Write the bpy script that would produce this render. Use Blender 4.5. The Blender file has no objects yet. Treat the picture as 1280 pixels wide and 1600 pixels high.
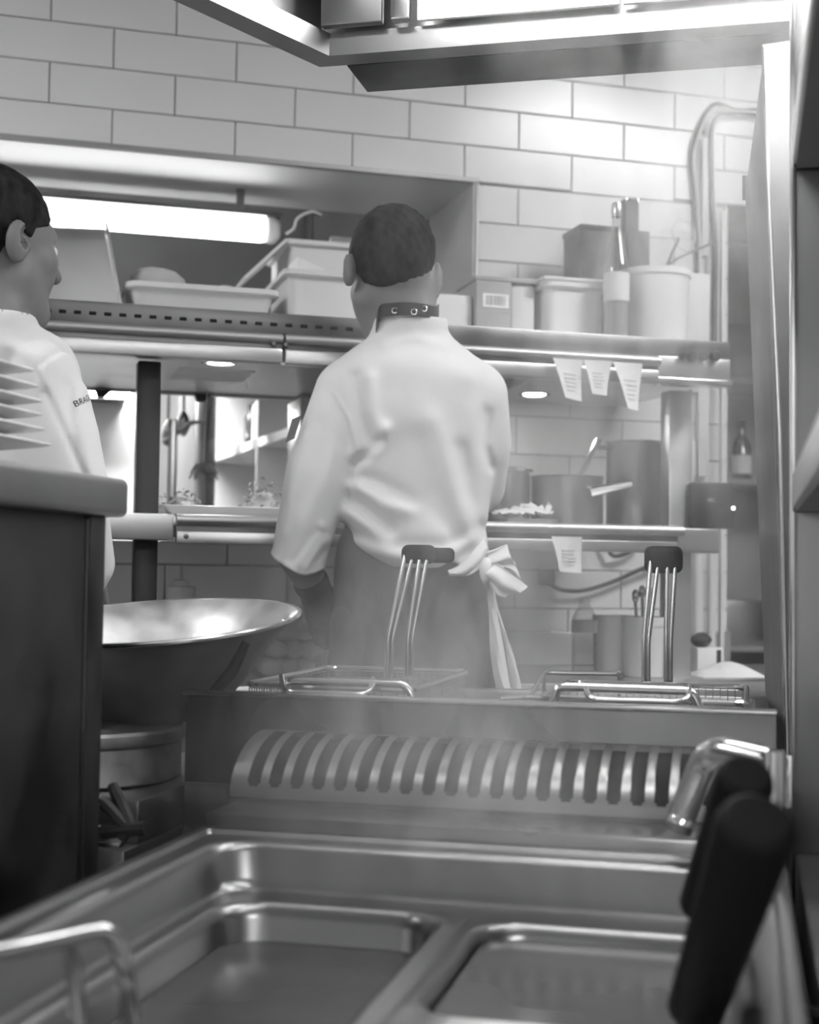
import bpy, bmesh, math, random
import numpy as np
from mathutils import Matrix, Vector
from mathutils.bvhtree import BVHTree
random.seed(7); np.random.seed(7)
scene = bpy.context.scene
COL = scene.collection

# ------------------------------------------------------------------ camera
FPX = 2200.0                       # focal length in pixels of the 1280 x 1600 frame
CAM = np.array([0, 0, 1.12])
YAW, PITCH, ROLL = math.radians(13.5), math.atan(98 / FPX), 0.0133
UP = np.array([0, 0, 1.0])
F0 = np.array([-math.sin(YAW), math.cos(YAW), 0]); R0 = np.array([math.cos(YAW), math.sin(YAW), 0])
CF = F0 * math.cos(PITCH) + UP * math.sin(PITCH); U0 = -F0 * math.sin(PITCH) + UP * math.cos(PITCH)
CR = R0 * math.cos(ROLL) + U0 * math.sin(ROLL); CU = U0 * math.cos(ROLL) - R0 * math.sin(ROLL)
cam_data = bpy.data.cameras.new('camera'); cam = bpy.data.objects.new('camera', cam_data); COL.objects.link(cam)
cam_data.sensor_fit = 'HORIZONTAL'; cam_data.sensor_width = 24.0; cam_data.lens = FPX / 1280 * 24.0
cam_data.clip_start = 0.05; cam_data.clip_end = 50
cam.matrix_world = Matrix(((CR[0], CU[0], -CF[0], CAM[0]), (CR[1], CU[1], -CF[1], CAM[1]), (CR[2], CU[2], -CF[2], CAM[2]), (0, 0, 0, 1)))
cam_data.dof.use_dof = True; cam_data.dof.focus_distance = 2.25; cam_data.dof.aperture_fstop = 3.4
scene.camera = cam

# ------------------------------------------------------------------ world and exposure
world = bpy.data.worlds.new('world'); scene.world = world; world.use_nodes = True
world.node_tree.nodes['Background'].inputs[0].default_value = (1, 1, 1, 1)
world.node_tree.nodes['Background'].inputs[1].default_value = 0.12
scene.view_settings.view_transform = 'Standard'; scene.view_settings.look = 'None'
scene.view_settings.exposure = 0.0; scene.view_settings.gamma = 1.0
FILL_REAR, FILL_RIGHT, FILL_LEFT, LAMP_HOOD, LAMP_HATCH, LAMP_BEYOND, LAMP_SPOT = 21.0, 28.0, 30.0, 34.0, 11.0, 120.0, 60.0  # rear, right and left values feed unseen fill panels
STEAM_DENSITY = 3.1
cy = scene.cycles; cy.max_bounces = 5; cy.diffuse_bounces = 2; cy.glossy_bounces = 3; cy.transmission_bounces = 4; cy.transparent_max_bounces = 10; cy.volume_bounces = 1
cy.use_light_tree = False; cy.use_adaptive_sampling = True; cy.adaptive_threshold = 0.04; cy.volume_step_rate = 3.5; cy.volume_max_steps = 96; cy.sample_clamp_indirect = 6.0

# ------------------------------------------------------------------ picking helpers (pixel of the photograph -> point at a known place)
def ray(x, y): return CF + CR * (x - 640) / FPX + CU * (800 - y) / FPX
def dep(x, y, d): return CAM + ray(x, y) * d
def onz(x, y, z): v = ray(x, y); return CAM + v * ((z - CAM[2]) / v[2])
def onY(x, y, Y): v = ray(x, y); return CAM + v * (Y / v[1])
def onX(x, y, X): v = ray(x, y); return CAM + v * (X / v[0])
_w = ray(8400, 1002); _w[2] = 0
EX = _w / np.linalg.norm(_w); EY = np.array([-EX[1], EX[0], 0]); W0 = dep(370, 129.3, 3.62)
WA = math.atan2(EX[1], EX[0])
WM = Matrix(((EX[0], EY[0], 0, W0[0]), (EX[1], EY[1], 0, W0[1]), (0, 0, 1, 0), (0, 0, 0, 1)))   # tiled wall's own frame: u along, v away, z up
def wq(x, y, v=0.0):
    q = ray(x, y); t = ((W0 + EY * v - CAM) @ EY) / (q @ EY); P = CAM + q * t
    return float((P - W0) @ EX), float(P[2])
def wz(x, y, z):
    P = onz(x, y, z); return float((P - W0) @ EX), float((P - W0) @ EY)
def W(u, v, z): return W0 * np.array([1, 1, 0]) + EX * u + EY * v + UP * z

# ------------------------------------------------------------------ materials (all neutral grey: a black-and-white picture)
MATS = {}
def mat(name, g, rough=0.5, metal=0.0, var=0.0, scale=8.0, bump=0.0, bscale=60.0, stretch=None, spec=0.5, rvar=0.0, trans=0.0, ior=1.45, sheen=0.0, sss=0.0, coat=0.0):
    m = bpy.data.materials.new(name); m.use_nodes = True; MATS[name] = m
    nt = m.node_tree; n = nt.nodes; b = n['Principled BSDF']
    b.inputs['Base Color'].default_value = (g, g, g, 1); b.inputs['Roughness'].default_value = rough
    b.inputs['Metallic'].default_value = metal; b.inputs['Specular IOR Level'].default_value = spec
    b.inputs['Transmission Weight'].default_value = trans; b.inputs['IOR'].default_value = ior
    if sheen: b.inputs['Sheen Weight'].default_value = sheen
    if coat: b.inputs['Coat Weight'].default_value = coat
    if var or rvar or bump:
        tc = n.new('ShaderNodeTexCoord'); mp = n.new('ShaderNodeMapping'); nt.links.new(tc.outputs['Object'], mp.inputs[0])
        mp.inputs['Scale'].default_value = stretch or (1, 1, 1)
        nz = n.new('ShaderNodeTexNoise'); nz.inputs['Scale'].default_value = scale; nz.inputs['Detail'].default_value = 2
        nt.links.new(mp.outputs[0], nz.inputs['Vector'])
        def rng(lo, hi):
            r = n.new('ShaderNodeMapRange'); r.inputs['From Min'].default_value = 0.3; r.inputs['From Max'].default_value = 0.7
            r.inputs['To Min'].default_value = lo; r.inputs['To Max'].default_value = hi; nt.links.new(nz.outputs['Fac'], r.inputs['Value']); return r.outputs[0]
        if var: nt.links.new(rng(max(0, g - var), g + var), b.inputs['Base Color'])
        if rvar: nt.links.new(rng(max(0.02, rough - rvar), rough + rvar), b.inputs['Roughness'])
        if bump:
            nb = n.new('ShaderNodeTexNoise'); nb.inputs['Scale'].default_value = bscale; nb.inputs['Detail'].default_value = 3
            nt.links.new(mp.outputs[0], nb.inputs['Vector'])
            bp = n.new('ShaderNodeBump'); bp.inputs['Strength'].default_value = bump; bp.inputs['Distance'].default_value = 0.002
            nt.links.new(nb.outputs['Fac'], bp.inputs['Height']); nt.links.new(bp.outputs[0], b.inputs['Normal'])
    return m
def emit(name, strength, g=1.0):
    m = bpy.data.materials.new(name); m.use_nodes = True; MATS[name] = m
    nt = m.node_tree; nt.nodes.remove(nt.nodes['Principled BSDF']); e = nt.nodes.new('ShaderNodeEmission')
    e.inputs[0].default_value = (g, g, g, 1); e.inputs[1].default_value = strength
    nt.links.new(e.outputs[0], nt.nodes['Material Output'].inputs[0]); return m
def glass(name, g=0.95, rough=0.02, tr=0.75):
    m = bpy.data.materials.new(name); m.use_nodes = True; MATS[name] = m
    nt = m.node_tree; nt.nodes.remove(nt.nodes['Principled BSDF']); a = nt.nodes.new('ShaderNodeBsdfTransparent'); c = nt.nodes.new('ShaderNodeBsdfGlossy')
    fr = nt.nodes.new('ShaderNodeLayerWeight'); fr.inputs[0].default_value = 0.18; mx = nt.nodes.new('ShaderNodeMixShader')
    a.inputs[0].default_value = (tr, tr, tr, 1); c.inputs[0].default_value = (g, g, g, 1); c.inputs['Roughness'].default_value = rough
    nt.links.new(fr.outputs['Facing'], mx.inputs[0]); nt.links.new(a.outputs[0], mx.inputs[1]); nt.links.new(c.outputs[0], mx.inputs[2])
    nt.links.new(mx.outputs[0], nt.nodes['Material Output'].inputs[0]); return m

mat('tile', 0.74, 0.22, var=0.03, scale=3, bump=0.05, bscale=9); mat('grout', 0.34, 0.9, var=0.06, scale=30)
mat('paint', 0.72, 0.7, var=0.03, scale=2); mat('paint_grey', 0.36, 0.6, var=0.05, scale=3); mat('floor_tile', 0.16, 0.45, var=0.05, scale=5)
mat('steel', 0.31, 0.3, 1.0, var=0.03, scale=3, rvar=0.03)
mat('steel_soft', 0.62, 0.36, 1.0, var=0.05, scale=6, rvar=0.06)
mat('steel_bright', 0.72, 0.2, 1.0, var=0.03, scale=9, rvar=0.05)
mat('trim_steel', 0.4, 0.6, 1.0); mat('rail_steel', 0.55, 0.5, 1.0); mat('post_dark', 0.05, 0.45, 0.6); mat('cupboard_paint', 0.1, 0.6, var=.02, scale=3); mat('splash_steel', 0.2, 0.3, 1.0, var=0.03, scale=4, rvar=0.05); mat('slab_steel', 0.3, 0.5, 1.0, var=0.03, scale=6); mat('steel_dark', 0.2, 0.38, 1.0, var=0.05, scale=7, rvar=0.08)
mat('steel_mirror', 0.6, 0.62, 0.4, var=0.03, scale=4, rvar=0.04)
mat('wire', 0.72, 0.17, 1.0); mat('alu', 0.5, 0.42, 1.0, var=0.1, scale=22, rvar=0.08, bump=0.15, bscale=90)
mat('alu_dark', 0.16, 0.5, 0.7, var=0.06, scale=9, bump=0.1, bscale=60)  # darker, rougher aluminium for the wok's outer shell
mat('cabinet_dark', 0.02, 0.5, 0.2, var=0.015, scale=10, rvar=0.1); mat('iron', 0.02, 0.6, 0.2, var=0.01, scale=30, bump=0.2)
mat('black', 0.018, 0.5, var=0.006, scale=40); mat('rubber', 0.006, 0.6, spec=0.2); mat('dark_hole', 0.006, 0.9)
mat('white_plastic', 0.74, 0.4, var=0.02, scale=6); mat('tub_plastic', 0.66, 0.45, var=0.03, scale=7); mat('ceramic', 0.78, 0.2, coat=0.3)
mat('coat_cloth', 0.68, 0.85, var=0.02, scale=9); mat('towel_cloth', 0.7, 0.9, var=0.03, scale=20, bump=0.2, bscale=260)
mat('apron_cloth', 0.075, 0.85, var=0.015, scale=9, bump=0.12, bscale=380); mat('shoe', 0.02, 0.5)
mat('skin', 0.19, 0.5, var=0.03, scale=12, spec=0.35, bump=0.05, bscale=160); mat('hair', 0.018, 0.75, spec=0.15, var=0.012, scale=45, bump=0.5, bscale=220, stretch=(1, 1, 0.5))
mat('hair_fade', 0.15, 0.7, var=0.06, scale=60, bump=0.3, bscale=240)
mat('glove', 0.02, 0.45, bump=0.1, bscale=90); mat('strap', 0.012, 0.45); mat('paper', 0.82, 0.8, var=0.03, scale=15); mat('ink', 0.03, 0.8); mat('ink_soft', 0.4, 0.8)
mat('cardboard', 0.4, 0.8, var=0.03, scale=9); mat('carton_light', 0.66, 0.7, var=0.03, scale=5); mat('bread', 0.46, 0.8, var=0.1, scale=14, bump=0.3, bscale=40)
mat('potato', 0.5, 0.6, var=0.06, scale=14); mat('leaf', 0.3, 0.6, var=0.1, scale=30); mat('leaf_pale', 0.6, 0.6, var=0.12, scale=30)
mat('cable', 0.05, 0.6); mat('cable_pale', 0.6, 0.6); mat('pipe', 0.66, 0.4); mat('wine_glass', 0.03, 0.1, spec=0.8); mat('wine', 0.5, 0.3)
mat('water', 0.1, 0.16, spec=0.6, var=0.02, scale=5, bump=0.06, bscale=12); mat('oil', 0.05, 0.1, spec=0.6)
glass('clear_glass', .95, .02, .93); glass('clear_plastic', 0.8, 0.12, 0.85)
emit('fill_rear', FILL_REAR); emit('fill_right', FILL_RIGHT); emit('fill_left', FILL_LEFT); emit('glow_hood', LAMP_HOOD); emit('fill_hood_front', LAMP_HOOD * .32); emit('glow_hatch', LAMP_HATCH); emit('glow_beyond', LAMP_BEYOND); emit('glow_spot', LAMP_SPOT); emit('glow_led', 8)

# ------------------------------------------------------------------ object helpers
MW = {}
def tag(o, label=None, cat=None, group=None, kind=None):
    if label: o['label'] = label
    if cat: o['category'] = cat
    if group: o['group'] = group
    if kind: o['kind'] = kind
    return o
def thing(name, label, cat, loc, rotz=0.0, group=None, kind=None):
    o = bpy.data.objects.new(name, None); COL.objects.link(o); o.empty_display_size = 0.05
    m = Matrix.Translation(Vector([float(c) for c in loc])) @ Matrix.Rotation(rotz, 4, 'Z'); o.matrix_world = m; MW[o.name] = m
    return tag(o, label, cat, group, kind)
def wthing(name, label, cat, u, v, z, group=None, kind=None): return thing(name, label, cat, W(u, v, z), WA, group, kind)
def V(p): return Vector([float(c) for c in p])
def rrect(x0, x1, y0, y1, r, z, n=6):
    r = max(1e-4, min(r, (x1 - x0) / 2 - 1e-4, (y1 - y0) / 2 - 1e-4)); out = []
    for cx, cy, a0 in ((x1 - r, y1 - r, 0), (x0 + r, y1 - r, 90), (x0 + r, y0 + r, 180), (x1 - r, y0 + r, 270)):
        for k in range(n + 1):
            a = math.radians(a0 + 90 * k / n); out.append((cx + r * math.cos(a), cy + r * math.sin(a), z))
    return out
def fil(pts, rad, n=5):
    """a polyline with its corners rounded"""
    pts = [np.array(p, float) for p in pts]; out = [pts[0]]
    for a, b, c in zip(pts, pts[1:], pts[2:]):
        d1 = a - b; d2 = c - b; l1 = np.linalg.norm(d1); l2 = np.linalg.norm(d2); t = min(rad, l1 * .49, l2 * .49)
        p = b + d1 / l1 * t; q = b + d2 / l2 * t
        for k in range(n + 1):
            s = k / n; out.append((1 - s) ** 2 * p + 2 * s * (1 - s) * b + s * s * q)
    out.append(pts[-1]); return out
def catmull(pts, n=6):
    P = [np.array(p, float) for p in pts]; P = [2 * P[0] - P[1]] + P + [2 * P[-1] - P[-2]]; out = []
    for i in range(1, len(P) - 2):
        for k in range(n):
            t = k / n; out.append(.5 * (2 * P[i] + (P[i + 1] - P[i - 1]) * t + (2 * P[i - 1] - 5 * P[i] + 4 * P[i + 1] - P[i + 2]) * t * t + (3 * P[i] - P[i - 1] - 3 * P[i + 1] + P[i + 2]) * t ** 3))
    out.append(P[-2]); return out
class MB:
    def __init__(s, T=None): s.bm = bmesh.new(); s.T = T
    def raw(s, verts, faces):
        vs = [s.bm.verts.new(V(v)) for v in verts]
        for f in faces:
            try: s.bm.faces.new([vs[i] for i in f])
            except ValueError: pass
        return vs
    def box(s, lo, hi, bev=0.0, seg=2, rot=None, piv=None):
        b = bmesh.new(); bmesh.ops.create_cube(b, size=1.0)
        lo = np.array(lo, float); hi = np.array(hi, float); c = (lo + hi) / 2; sz = hi - lo
        for v in b.verts: v.co = Vector((v.co.x * sz[0] + c[0], v.co.y * sz[1] + c[1], v.co.z * sz[2] + c[2]))
        if bev: bmesh.ops.bevel(b, geom=list(b.edges), offset=min(bev, min(sz) * .45), segments=seg, affect='EDGES', profile=.5)
        if rot is not None:
            pv = V(piv if piv is not None else c)
            for v in b.verts: v.co = rot @ (v.co - pv) + pv
        s.merge(b); return s
    def merge(s, b):
        me = bpy.data.meshes.new('tmp'); b.to_mesh(me); b.free(); s.bm.from_mesh(me); bpy.data.meshes.remove(me)
    def tube(s, pts, r, seg=8, closed=False):
        P = [V(p) for p in pts]; n = len(P); R = list(r) if hasattr(r, '__len__') else [r] * n; rings = []; ref = None
        for i in range(n):
            t = (P[(i + 1) % n] - P[i - 1]) if closed else (P[min(i + 1, n - 1)] - P[max(i - 1, 0)])
            t.normalize()
            if ref is None: ref = t.orthogonal().normalized()
            ref = (ref - t * ref.dot(t)); ref = ref.normalized() if ref.length > 1e-6 else t.orthogonal().normalized()
            bn = t.cross(ref); rings.append([P[i] + (ref * math.cos(2 * math.pi * k / seg) + bn * math.sin(2 * math.pi * k / seg)) * R[i] for k in range(seg)])
        return s.loft(rings, not closed, not closed, wrap=closed)
    def loft(s, rings, cap0=True, cap1=True, wrap=False):
        vs = [[s.bm.verts.new(V(p)) for p in g] for g in rings]; m = len(vs[0])
        for i in range(len(vs) if wrap else len(vs) - 1):
            a, b = vs[i], vs[(i + 1) % len(vs)]
            for k in range(m):
                try: s.bm.faces.new((a[k], a[(k + 1) % m], b[(k + 1) % m], b[k]))
                except ValueError: pass
        if cap0: s.bm.faces.new(list(reversed(vs[0])))
        if cap1: s.bm.faces.new(vs[-1])
        return s
    def lathe(s, prof, seg=36, T=None, cap0=True, cap1=True):
        T = T or Matrix(); rings = []
        for r, z in prof: rings.append([T @ Vector((max(r, 1e-4) * math.cos(2 * math.pi * k / seg), max(r, 1e-4) * math.sin(2 * math.pi * k / seg), z)) for k in range(seg)])
        return s.loft(rings, cap0, cap1)
    def prism(s, pts, vec):
        a = [s.bm.verts.new(V(p)) for p in pts]; b = [s.bm.verts.new(V(p) + V(vec)) for p in pts]; n = len(a)
        s.bm.faces.new(a); s.bm.faces.new(list(reversed(b)))
        for k in range(n): s.bm.faces.new((a[k], b[k], b[(k + 1) % n], a[(k + 1) % n]))
        return s
    def sheet(s, fn, nu, nv, thick=0.0):
        """a grid surface fn(s,t) -> point, made into a closed sheet of the given thickness"""
        P = [[V(fn(i / nu, j / nv)) for j in range(nv + 1)] for i in range(nu + 1)]
        g = [[s.bm.verts.new(p) for p in row] for row in P]
        fs = [s.bm.faces.new((g[i][j], g[i + 1][j], g[i + 1][j + 1], g[i][j + 1])) for i in range(nu) for j in range(nv)]
        if thick: bmesh.ops.recalc_face_normals(s.bm, faces=fs); bmesh.ops.solidify(s.bm, geom=fs, thickness=thick)
        return s
    def build(s, name, m, parent=None, smooth=38, label=None, cat=None, group=None, kind=None):
        if s.T is not None: s.bm.transform(s.T)
        bmesh.ops.recalc_face_normals(s.bm, faces=list(s.bm.faces))
        me = bpy.data.meshes.new(name)
        if parent is not None: s.bm.transform(MW[parent.name].inverted()); M = MW[parent.name]
        else:
            co = [v.co for v in s.bm.verts]; xs = [c.x for c in co]; ys = [c.y for c in co]; zs = [c.z for c in co]
            M = Matrix.Translation(((min(xs) + max(xs)) / 2, (min(ys) + max(ys)) / 2, min(zs))); s.bm.transform(M.inverted())
        s.bm.to_mesh(me); s.bm.free(); me.materials.append(MATS[m])
        if smooth:
            me.polygons.foreach_set('use_smooth', [True] * len(me.polygons)); me.set_sharp_from_angle(angle=math.radians(smooth))
        o = bpy.data.objects.new(name, me); COL.objects.link(o)
        if parent is not None: o.parent = parent
        else: o.matrix_world = M
        MW[o.name] = M
        return tag(o, label, cat, group, kind)
def text_mesh(s, size, thick=0.0):
    cu = bpy.data.curves.new('lettering', 'FONT'); cu.body = s; cu.size = size; cu.extrude = thick; cu.align_x = 'LEFT'; cu.resolution_u = 3
    o = bpy.data.objects.new('lettering', cu); COL.objects.link(o); dg = bpy.context.evaluated_depsgraph_get(); me = bpy.data.meshes.new_from_object(o.evaluated_get(dg))
    vs = [tuple(v.co) for v in me.vertices]; fs = [tuple(p.vertices) for p in me.polygons]
    bpy.data.objects.remove(o); bpy.data.meshes.remove(me); bpy.data.curves.remove(cu); return vs, fs

# ------------------------------------------------------------------ signed-distance modelling for bodies and clothes
def smin(a, b, k): h = np.clip(.5 + .5 * (b - a) / k, 0, 1); return b + (a - b) * h - k * h * (1 - h)
def cone(p, a, b, r1, r2):
    a = np.array(a, float); b = np.array(b, float); ab = b - a; t = np.clip(((p - a) @ ab) / (ab @ ab), 0, 1)
    return np.linalg.norm(p - a - t[:, None] * ab, axis=1) - (r1 + (r2 - r1) * t)
def ell(p, c, r, M=None):
    q = p - np.array(c, float)
    if M is not None: q = q @ M
    r = np.array(r, float); k0 = np.linalg.norm(q / r, axis=1); k1 = np.linalg.norm(q / r ** 2, axis=1) + 1e-9; return k0 * (k0 - 1) / k1
def column(p, tab, e=2.4):
    """a trunk given as rows (height, centre a, centre c, half width, half depth)"""
    t0 = np.array(sorted(tab)); b = p[:, 1]; g_ = np.linspace(t0[0, 0], t0[-1, 0], 160); sg = max(1, int(.022 / (g_[1] - g_[0]))); kk = np.exp(-np.linspace(-2, 2, 4 * sg + 1) ** 2); kk /= kk.sum()
    t = np.stack([g_] + [np.convolve(np.pad(np.interp(g_, t0[:, 0], t0[:, k]), 2 * sg, mode='reflect', reflect_type='odd'), kk, 'valid') for k in range(1, 5)], 1); f = lambda k: np.interp(b, g_, t[:, k])
    wa, wc = f(3), f(4); q = (np.abs((p[:, 0] - f(1)) / wa) ** e + np.abs((p[:, 2] - f(2)) / wc) ** e) ** (1 / e)
    d = (q - 1) * np.minimum(wa, wc); return np.maximum(d, np.maximum(t[0, 0] - b, b - t[-1, 0]))
def surfnet(fn, lo, hi, h):
    lo = np.array(lo, float); n = np.ceil((np.array(hi) - lo) / h).astype(int) + 1; K = 4; nc = n // K + 2
    ax = [lo[i] + np.arange(nc[i]) * h * K for i in range(3)]; G = np.stack(np.meshgrid(*ax, indexing='ij'), -1).reshape(-1, 3); gc = fn(G).reshape(nc)
    near = np.abs(gc) < h * K * 2.6
    fine = lambda A: np.repeat(np.repeat(np.repeat(A, K, 0), K, 1), K, 2)
    m = near.copy()
    for a in range(3):
        s1 = [slice(None)] * 3; s2 = [slice(None)] * 3; s1[a] = slice(1, None); s2[a] = slice(None, -1)
        t = m.copy(); t[tuple(s2)] |= m[tuple(s1)]; t[tuple(s1)] |= m[tuple(s2)]; m = t
    g = fine(gc).astype(float); mk = fine(m); idx = np.argwhere(mk); g[mk] = fn(lo + idx * h)
    s = g < 0; nx, ny, nz = g.shape
    cs = [s[i:nx - 1 + i, j:ny - 1 + j, k:nz - 1 + k] for i in (0, 1) for j in (0, 1) for k in (0, 1)]
    A = np.logical_or.reduce(cs) & ~np.logical_and.reduce(cs); ids = -np.ones(A.shape, int); C = np.argwhere(A); ids[A] = np.arange(len(C))
    acc = np.zeros((len(C), 3)); cnt = np.zeros(len(C)); O = [np.array(o) for o in ((0, 0, 0), (1, 0, 0), (0, 1, 0), (0, 0, 1), (1, 1, 0), (1, 0, 1), (0, 1, 1), (1, 1, 1))]
    for a, b in ((0, 1), (0, 2), (0, 3), (1, 4), (1, 5), (2, 4), (2, 6), (3, 5), (3, 6), (4, 7), (5, 7), (6, 7)):
        va = g[tuple((C + O[a]).T)]; vb = g[tuple((C + O[b]).T)]; x = (va < 0) != (vb < 0); t = np.where(x, va / np.where(x, va - vb, 1), 0)
        acc += np.where(x[:, None], O[a] + t[:, None] * (O[b] - O[a]), 0); cnt += x
    vs = lo + (C + acc / cnt[:, None]) * h; fs = []
    for a in range(3):
        b, c = (a + 1) % 3, (a + 2) % 3; s1 = [slice(None)] * 3; s2 = [slice(None)] * 3; s1[a] = slice(None, -1); s2[a] = slice(1, None)
        E = np.argwhere(s[tuple(s1)] != s[tuple(s2)]); E = E[(E[:, b] > 0) & (E[:, c] > 0) & (E[:, b] < g.shape[b] - 1) & (E[:, c] < g.shape[c] - 1)]
        eb = np.eye(3, dtype=int)[b]; ec = np.eye(3, dtype=int)[c]
        q = np.stack([ids[tuple((E - eb - ec).T)], ids[tuple((E - ec).T)], ids[tuple(E.T)], ids[tuple((E - eb).T)]], 1)
        fl = s[tuple(E.T)]; q = np.where(fl[:, None], q, q[:, ::-1]); fs += q[(q >= 0).all(1)].tolist()
    return vs, fs
class Figure:
    """a local frame under a person: a to the camera's right, b up, c away from the camera"""
    def __init__(s, x, d): P = dep(x, 900, d); s.O = np.array([P[0], P[1], 0.0]); s.d = d
    def q(s, x, y, dd=0.0): P = dep(x, y, s.d + dd) - s.O; return np.array([P @ R0, P[2], P @ F0])
    def world(s, vs): vs = np.asarray(vs); return s.O + vs[:, :1] * R0 + vs[:, 1:2] * UP + vs[:, 2:] * F0
    def w(s, p): return s.world(np.array([p]))[0]
    def mesh(s, fn, lo, hi, h, name, m, parent, smooth=180):
        vs, fs = surfnet(fn, lo, hi, h); W_ = np.array(MW[parent.name].inverted()); P = s.world(vs); P = P @ W_[:3, :3].T + W_[:3, 3]
        me = bpy.data.meshes.new(name); f = np.array(fs); me.vertices.add(len(P)); me.vertices.foreach_set('co', P.astype(np.float32).ravel()); me.loops.add(f.size); me.loops.foreach_set('vertex_index', f.ravel().astype(np.int32))
        me.polygons.add(len(f)); me.polygons.foreach_set('loop_start', np.arange(0, f.size, 4, dtype=np.int32)); me.polygons.foreach_set('use_smooth', np.ones(len(f), bool)); me.update(calc_edges=True); me.validate()
        me.materials.append(MATS[m]); o = bpy.data.objects.new(name, me); COL.objects.link(o); o.parent = parent; MW[o.name] = MW[parent.name]; return o
def head_frame(yaw, pitch, roll=0.0):
    """columns: the head's right, forward, up in the figure's (a, b, c)"""
    f = np.array([math.sin(yaw) * math.cos(pitch), math.sin(pitch), math.cos(yaw) * math.cos(pitch)])
    r = np.array([math.cos(yaw), math.sin(roll), -math.sin(yaw)]); r -= f * (r @ f); r /= np.linalg.norm(r); u = np.cross(f, r)
    if u[1] < 0: u = -u
    return np.stack([r, f, u], 1)
def head_sdf(p, c, M, k, ears=True):
    q = (p - c) @ M / k; E = lambda ce, r: ell(q, ce, r); x = np.abs(q[:, 0]); qm = np.stack([x, q[:, 1], q[:, 2]], 1)
    d = E((0, -.014, .042), (.078, .099, .088)); d = smin(d, E((0, .04, -.02), (.062, .056, .082)), .03)
    d = smin(d, cone(qm, (.046, .012, -.045), (.012, .078, -.088), .028, .022), .025)
    d = smin(d, cone(qm, (0, .088, .036), (.036, .076, .034), .014, .012), .015)
    d = smin(d, cone(qm, (.042, .064, -.012), (.03, .07, -.03), .022, .018), .02)
    d = smin(d, cone(q, (0, .094, .022), (0, .116, -.018), .008, .012), .012)
    d = smin(d, cone(qm, (0, .094, -.047), (.018, .086, -.048), .008, .005), .008); d = smin(d, cone(qm, (0, .093, -.058), (.015, .086, -.057), .009, .006), .008)
    d = np.maximum(d, -ell(qm, (.032, .1, .012), (.014, .012, .009)))
    if not ears: return d * k
    er = np.maximum(ell(qm, (.085, -.014 - .0, -.002), (.013, .020, .034)), -ell(qm, (.098, -.004, .006), (.019, .013, .022))); er = np.minimum(er, ell(qm, (.084, .004, -.006), (.008, .005, .009)))
    d = smin(d, er, .006); return d * k
def polydist(A, B, pts):
    d = np.full(A.shape, 9.0)
    for (x0, y0), (x1, y1) in zip(pts, pts[1:]):
        dx, dy = x1 - x0, y1 - y0; t = np.clip(((A - x0) * dx + (B - y0) * dy) / (dx * dx + dy * dy + 1e-12), 0, 1); d = np.minimum(d, np.hypot(A - x0 - t * dx, B - y0 - t * dy))
    return d

# ================================================================== THE ROOM
def struct(name, mb, m, **k): return mb.build(name, m, kind='structure', **k)
struct('floor', MB().box((-4.2, -2.2, -.05), (4.2, 8.2, 0)), 'floor_tile')
struct('ceiling', MB().box((-4.2, -2.2, 2.95), (4.2, 8.2, 3.0)), 'paint')
struct('wall_left', MB().box((-4.25, -2.2, 0), (-4.2, 8.2, 2.95)), 'paint'); struct('wall_right', MB().box((4.2, -2.2, 0), (4.25, 8.2, 2.95)), 'paint')
struct('wall_rear', MB().box((-4.2, -2.25, 0), (4.2, -2.2, 2.95)), 'paint')
HU0, HU1, HZ0, HZ1, HD = -1.15, .644, 1.195, 2.175, .40                      # the serving hatch in the tiled wall
DU0 = wq(1136, 500)[0]; DU1 = DU0 + .85; DZ = wq(1150, 322)[1]              # the doorway at its far end
wb = MB(WM)
for u0, u1, z0, z1 in ((-2.9, HU0, 0, 2.95), (HU0, HU1, 0, HZ0), (HU0, HU1, HZ1, 2.95), (HU1, DU0, 0, 2.95), (DU0, DU1, DZ, 2.95), (DU1, 3.2, 0, 2.95)):
    wb.box((u0, 0, z0), (u1, HD, z1))
wall = struct('wall_back', wb, 'grout')
def rect_minus(r, o):
    u0, u1, z0, z1 = r; a0, a1, b0, b1 = o
    if u1 <= a0 or u0 >= a1 or z1 <= b0 or z0 >= b1: return [r]
    out = []
    if z1 > b1: out.append((u0, u1, b1, z1))
    if z0 < b0: out.append((u0, u1, z0, b0))
    zz0, zz1 = max(z0, b0), min(z1, b1)
    if u0 < a0: out.append((u0, a0, zz0, zz1))
    if u1 > a1: out.append((a1, u1, zz0, zz1))
    return out
TILE_MESH = {}
def tile(u0, u1, z0, z1):
    g = .0013; w, h = u1 - u0 - 2 * g, z1 - z0 - 2 * g
    if w < .006 or h < .006: return
    key = (round(w, 3), round(h, 3))
    if key not in TILE_MESH:
        b = bmesh.new(); bmesh.ops.create_cube(b, size=1.0)
        for v in b.verts: v.co = Vector((v.co.x * w, v.co.y * .009, v.co.z * h))
        bmesh.ops.bevel(b, geom=[e for e in b.edges if all(v.co.y < 0 for v in e.verts)], offset=.002, segments=1, affect='EDGES')
        me = bpy.data.meshes.new('tile'); b.to_mesh(me); b.free(); me.materials.append(MATS['tile']); TILE_MESH[key] = me
    o = bpy.data.objects.new('tile', TILE_MESH[key]); COL.objects.link(o); o.parent = wall
    o.matrix_local = MW[wall.name].inverted() @ WM @ Matrix.Translation(((u0 + u1) / 2, -.0045 + random.uniform(-.0004, .0004), (z0 + z1) / 2))
TP, TH = .3088, .1033
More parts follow.
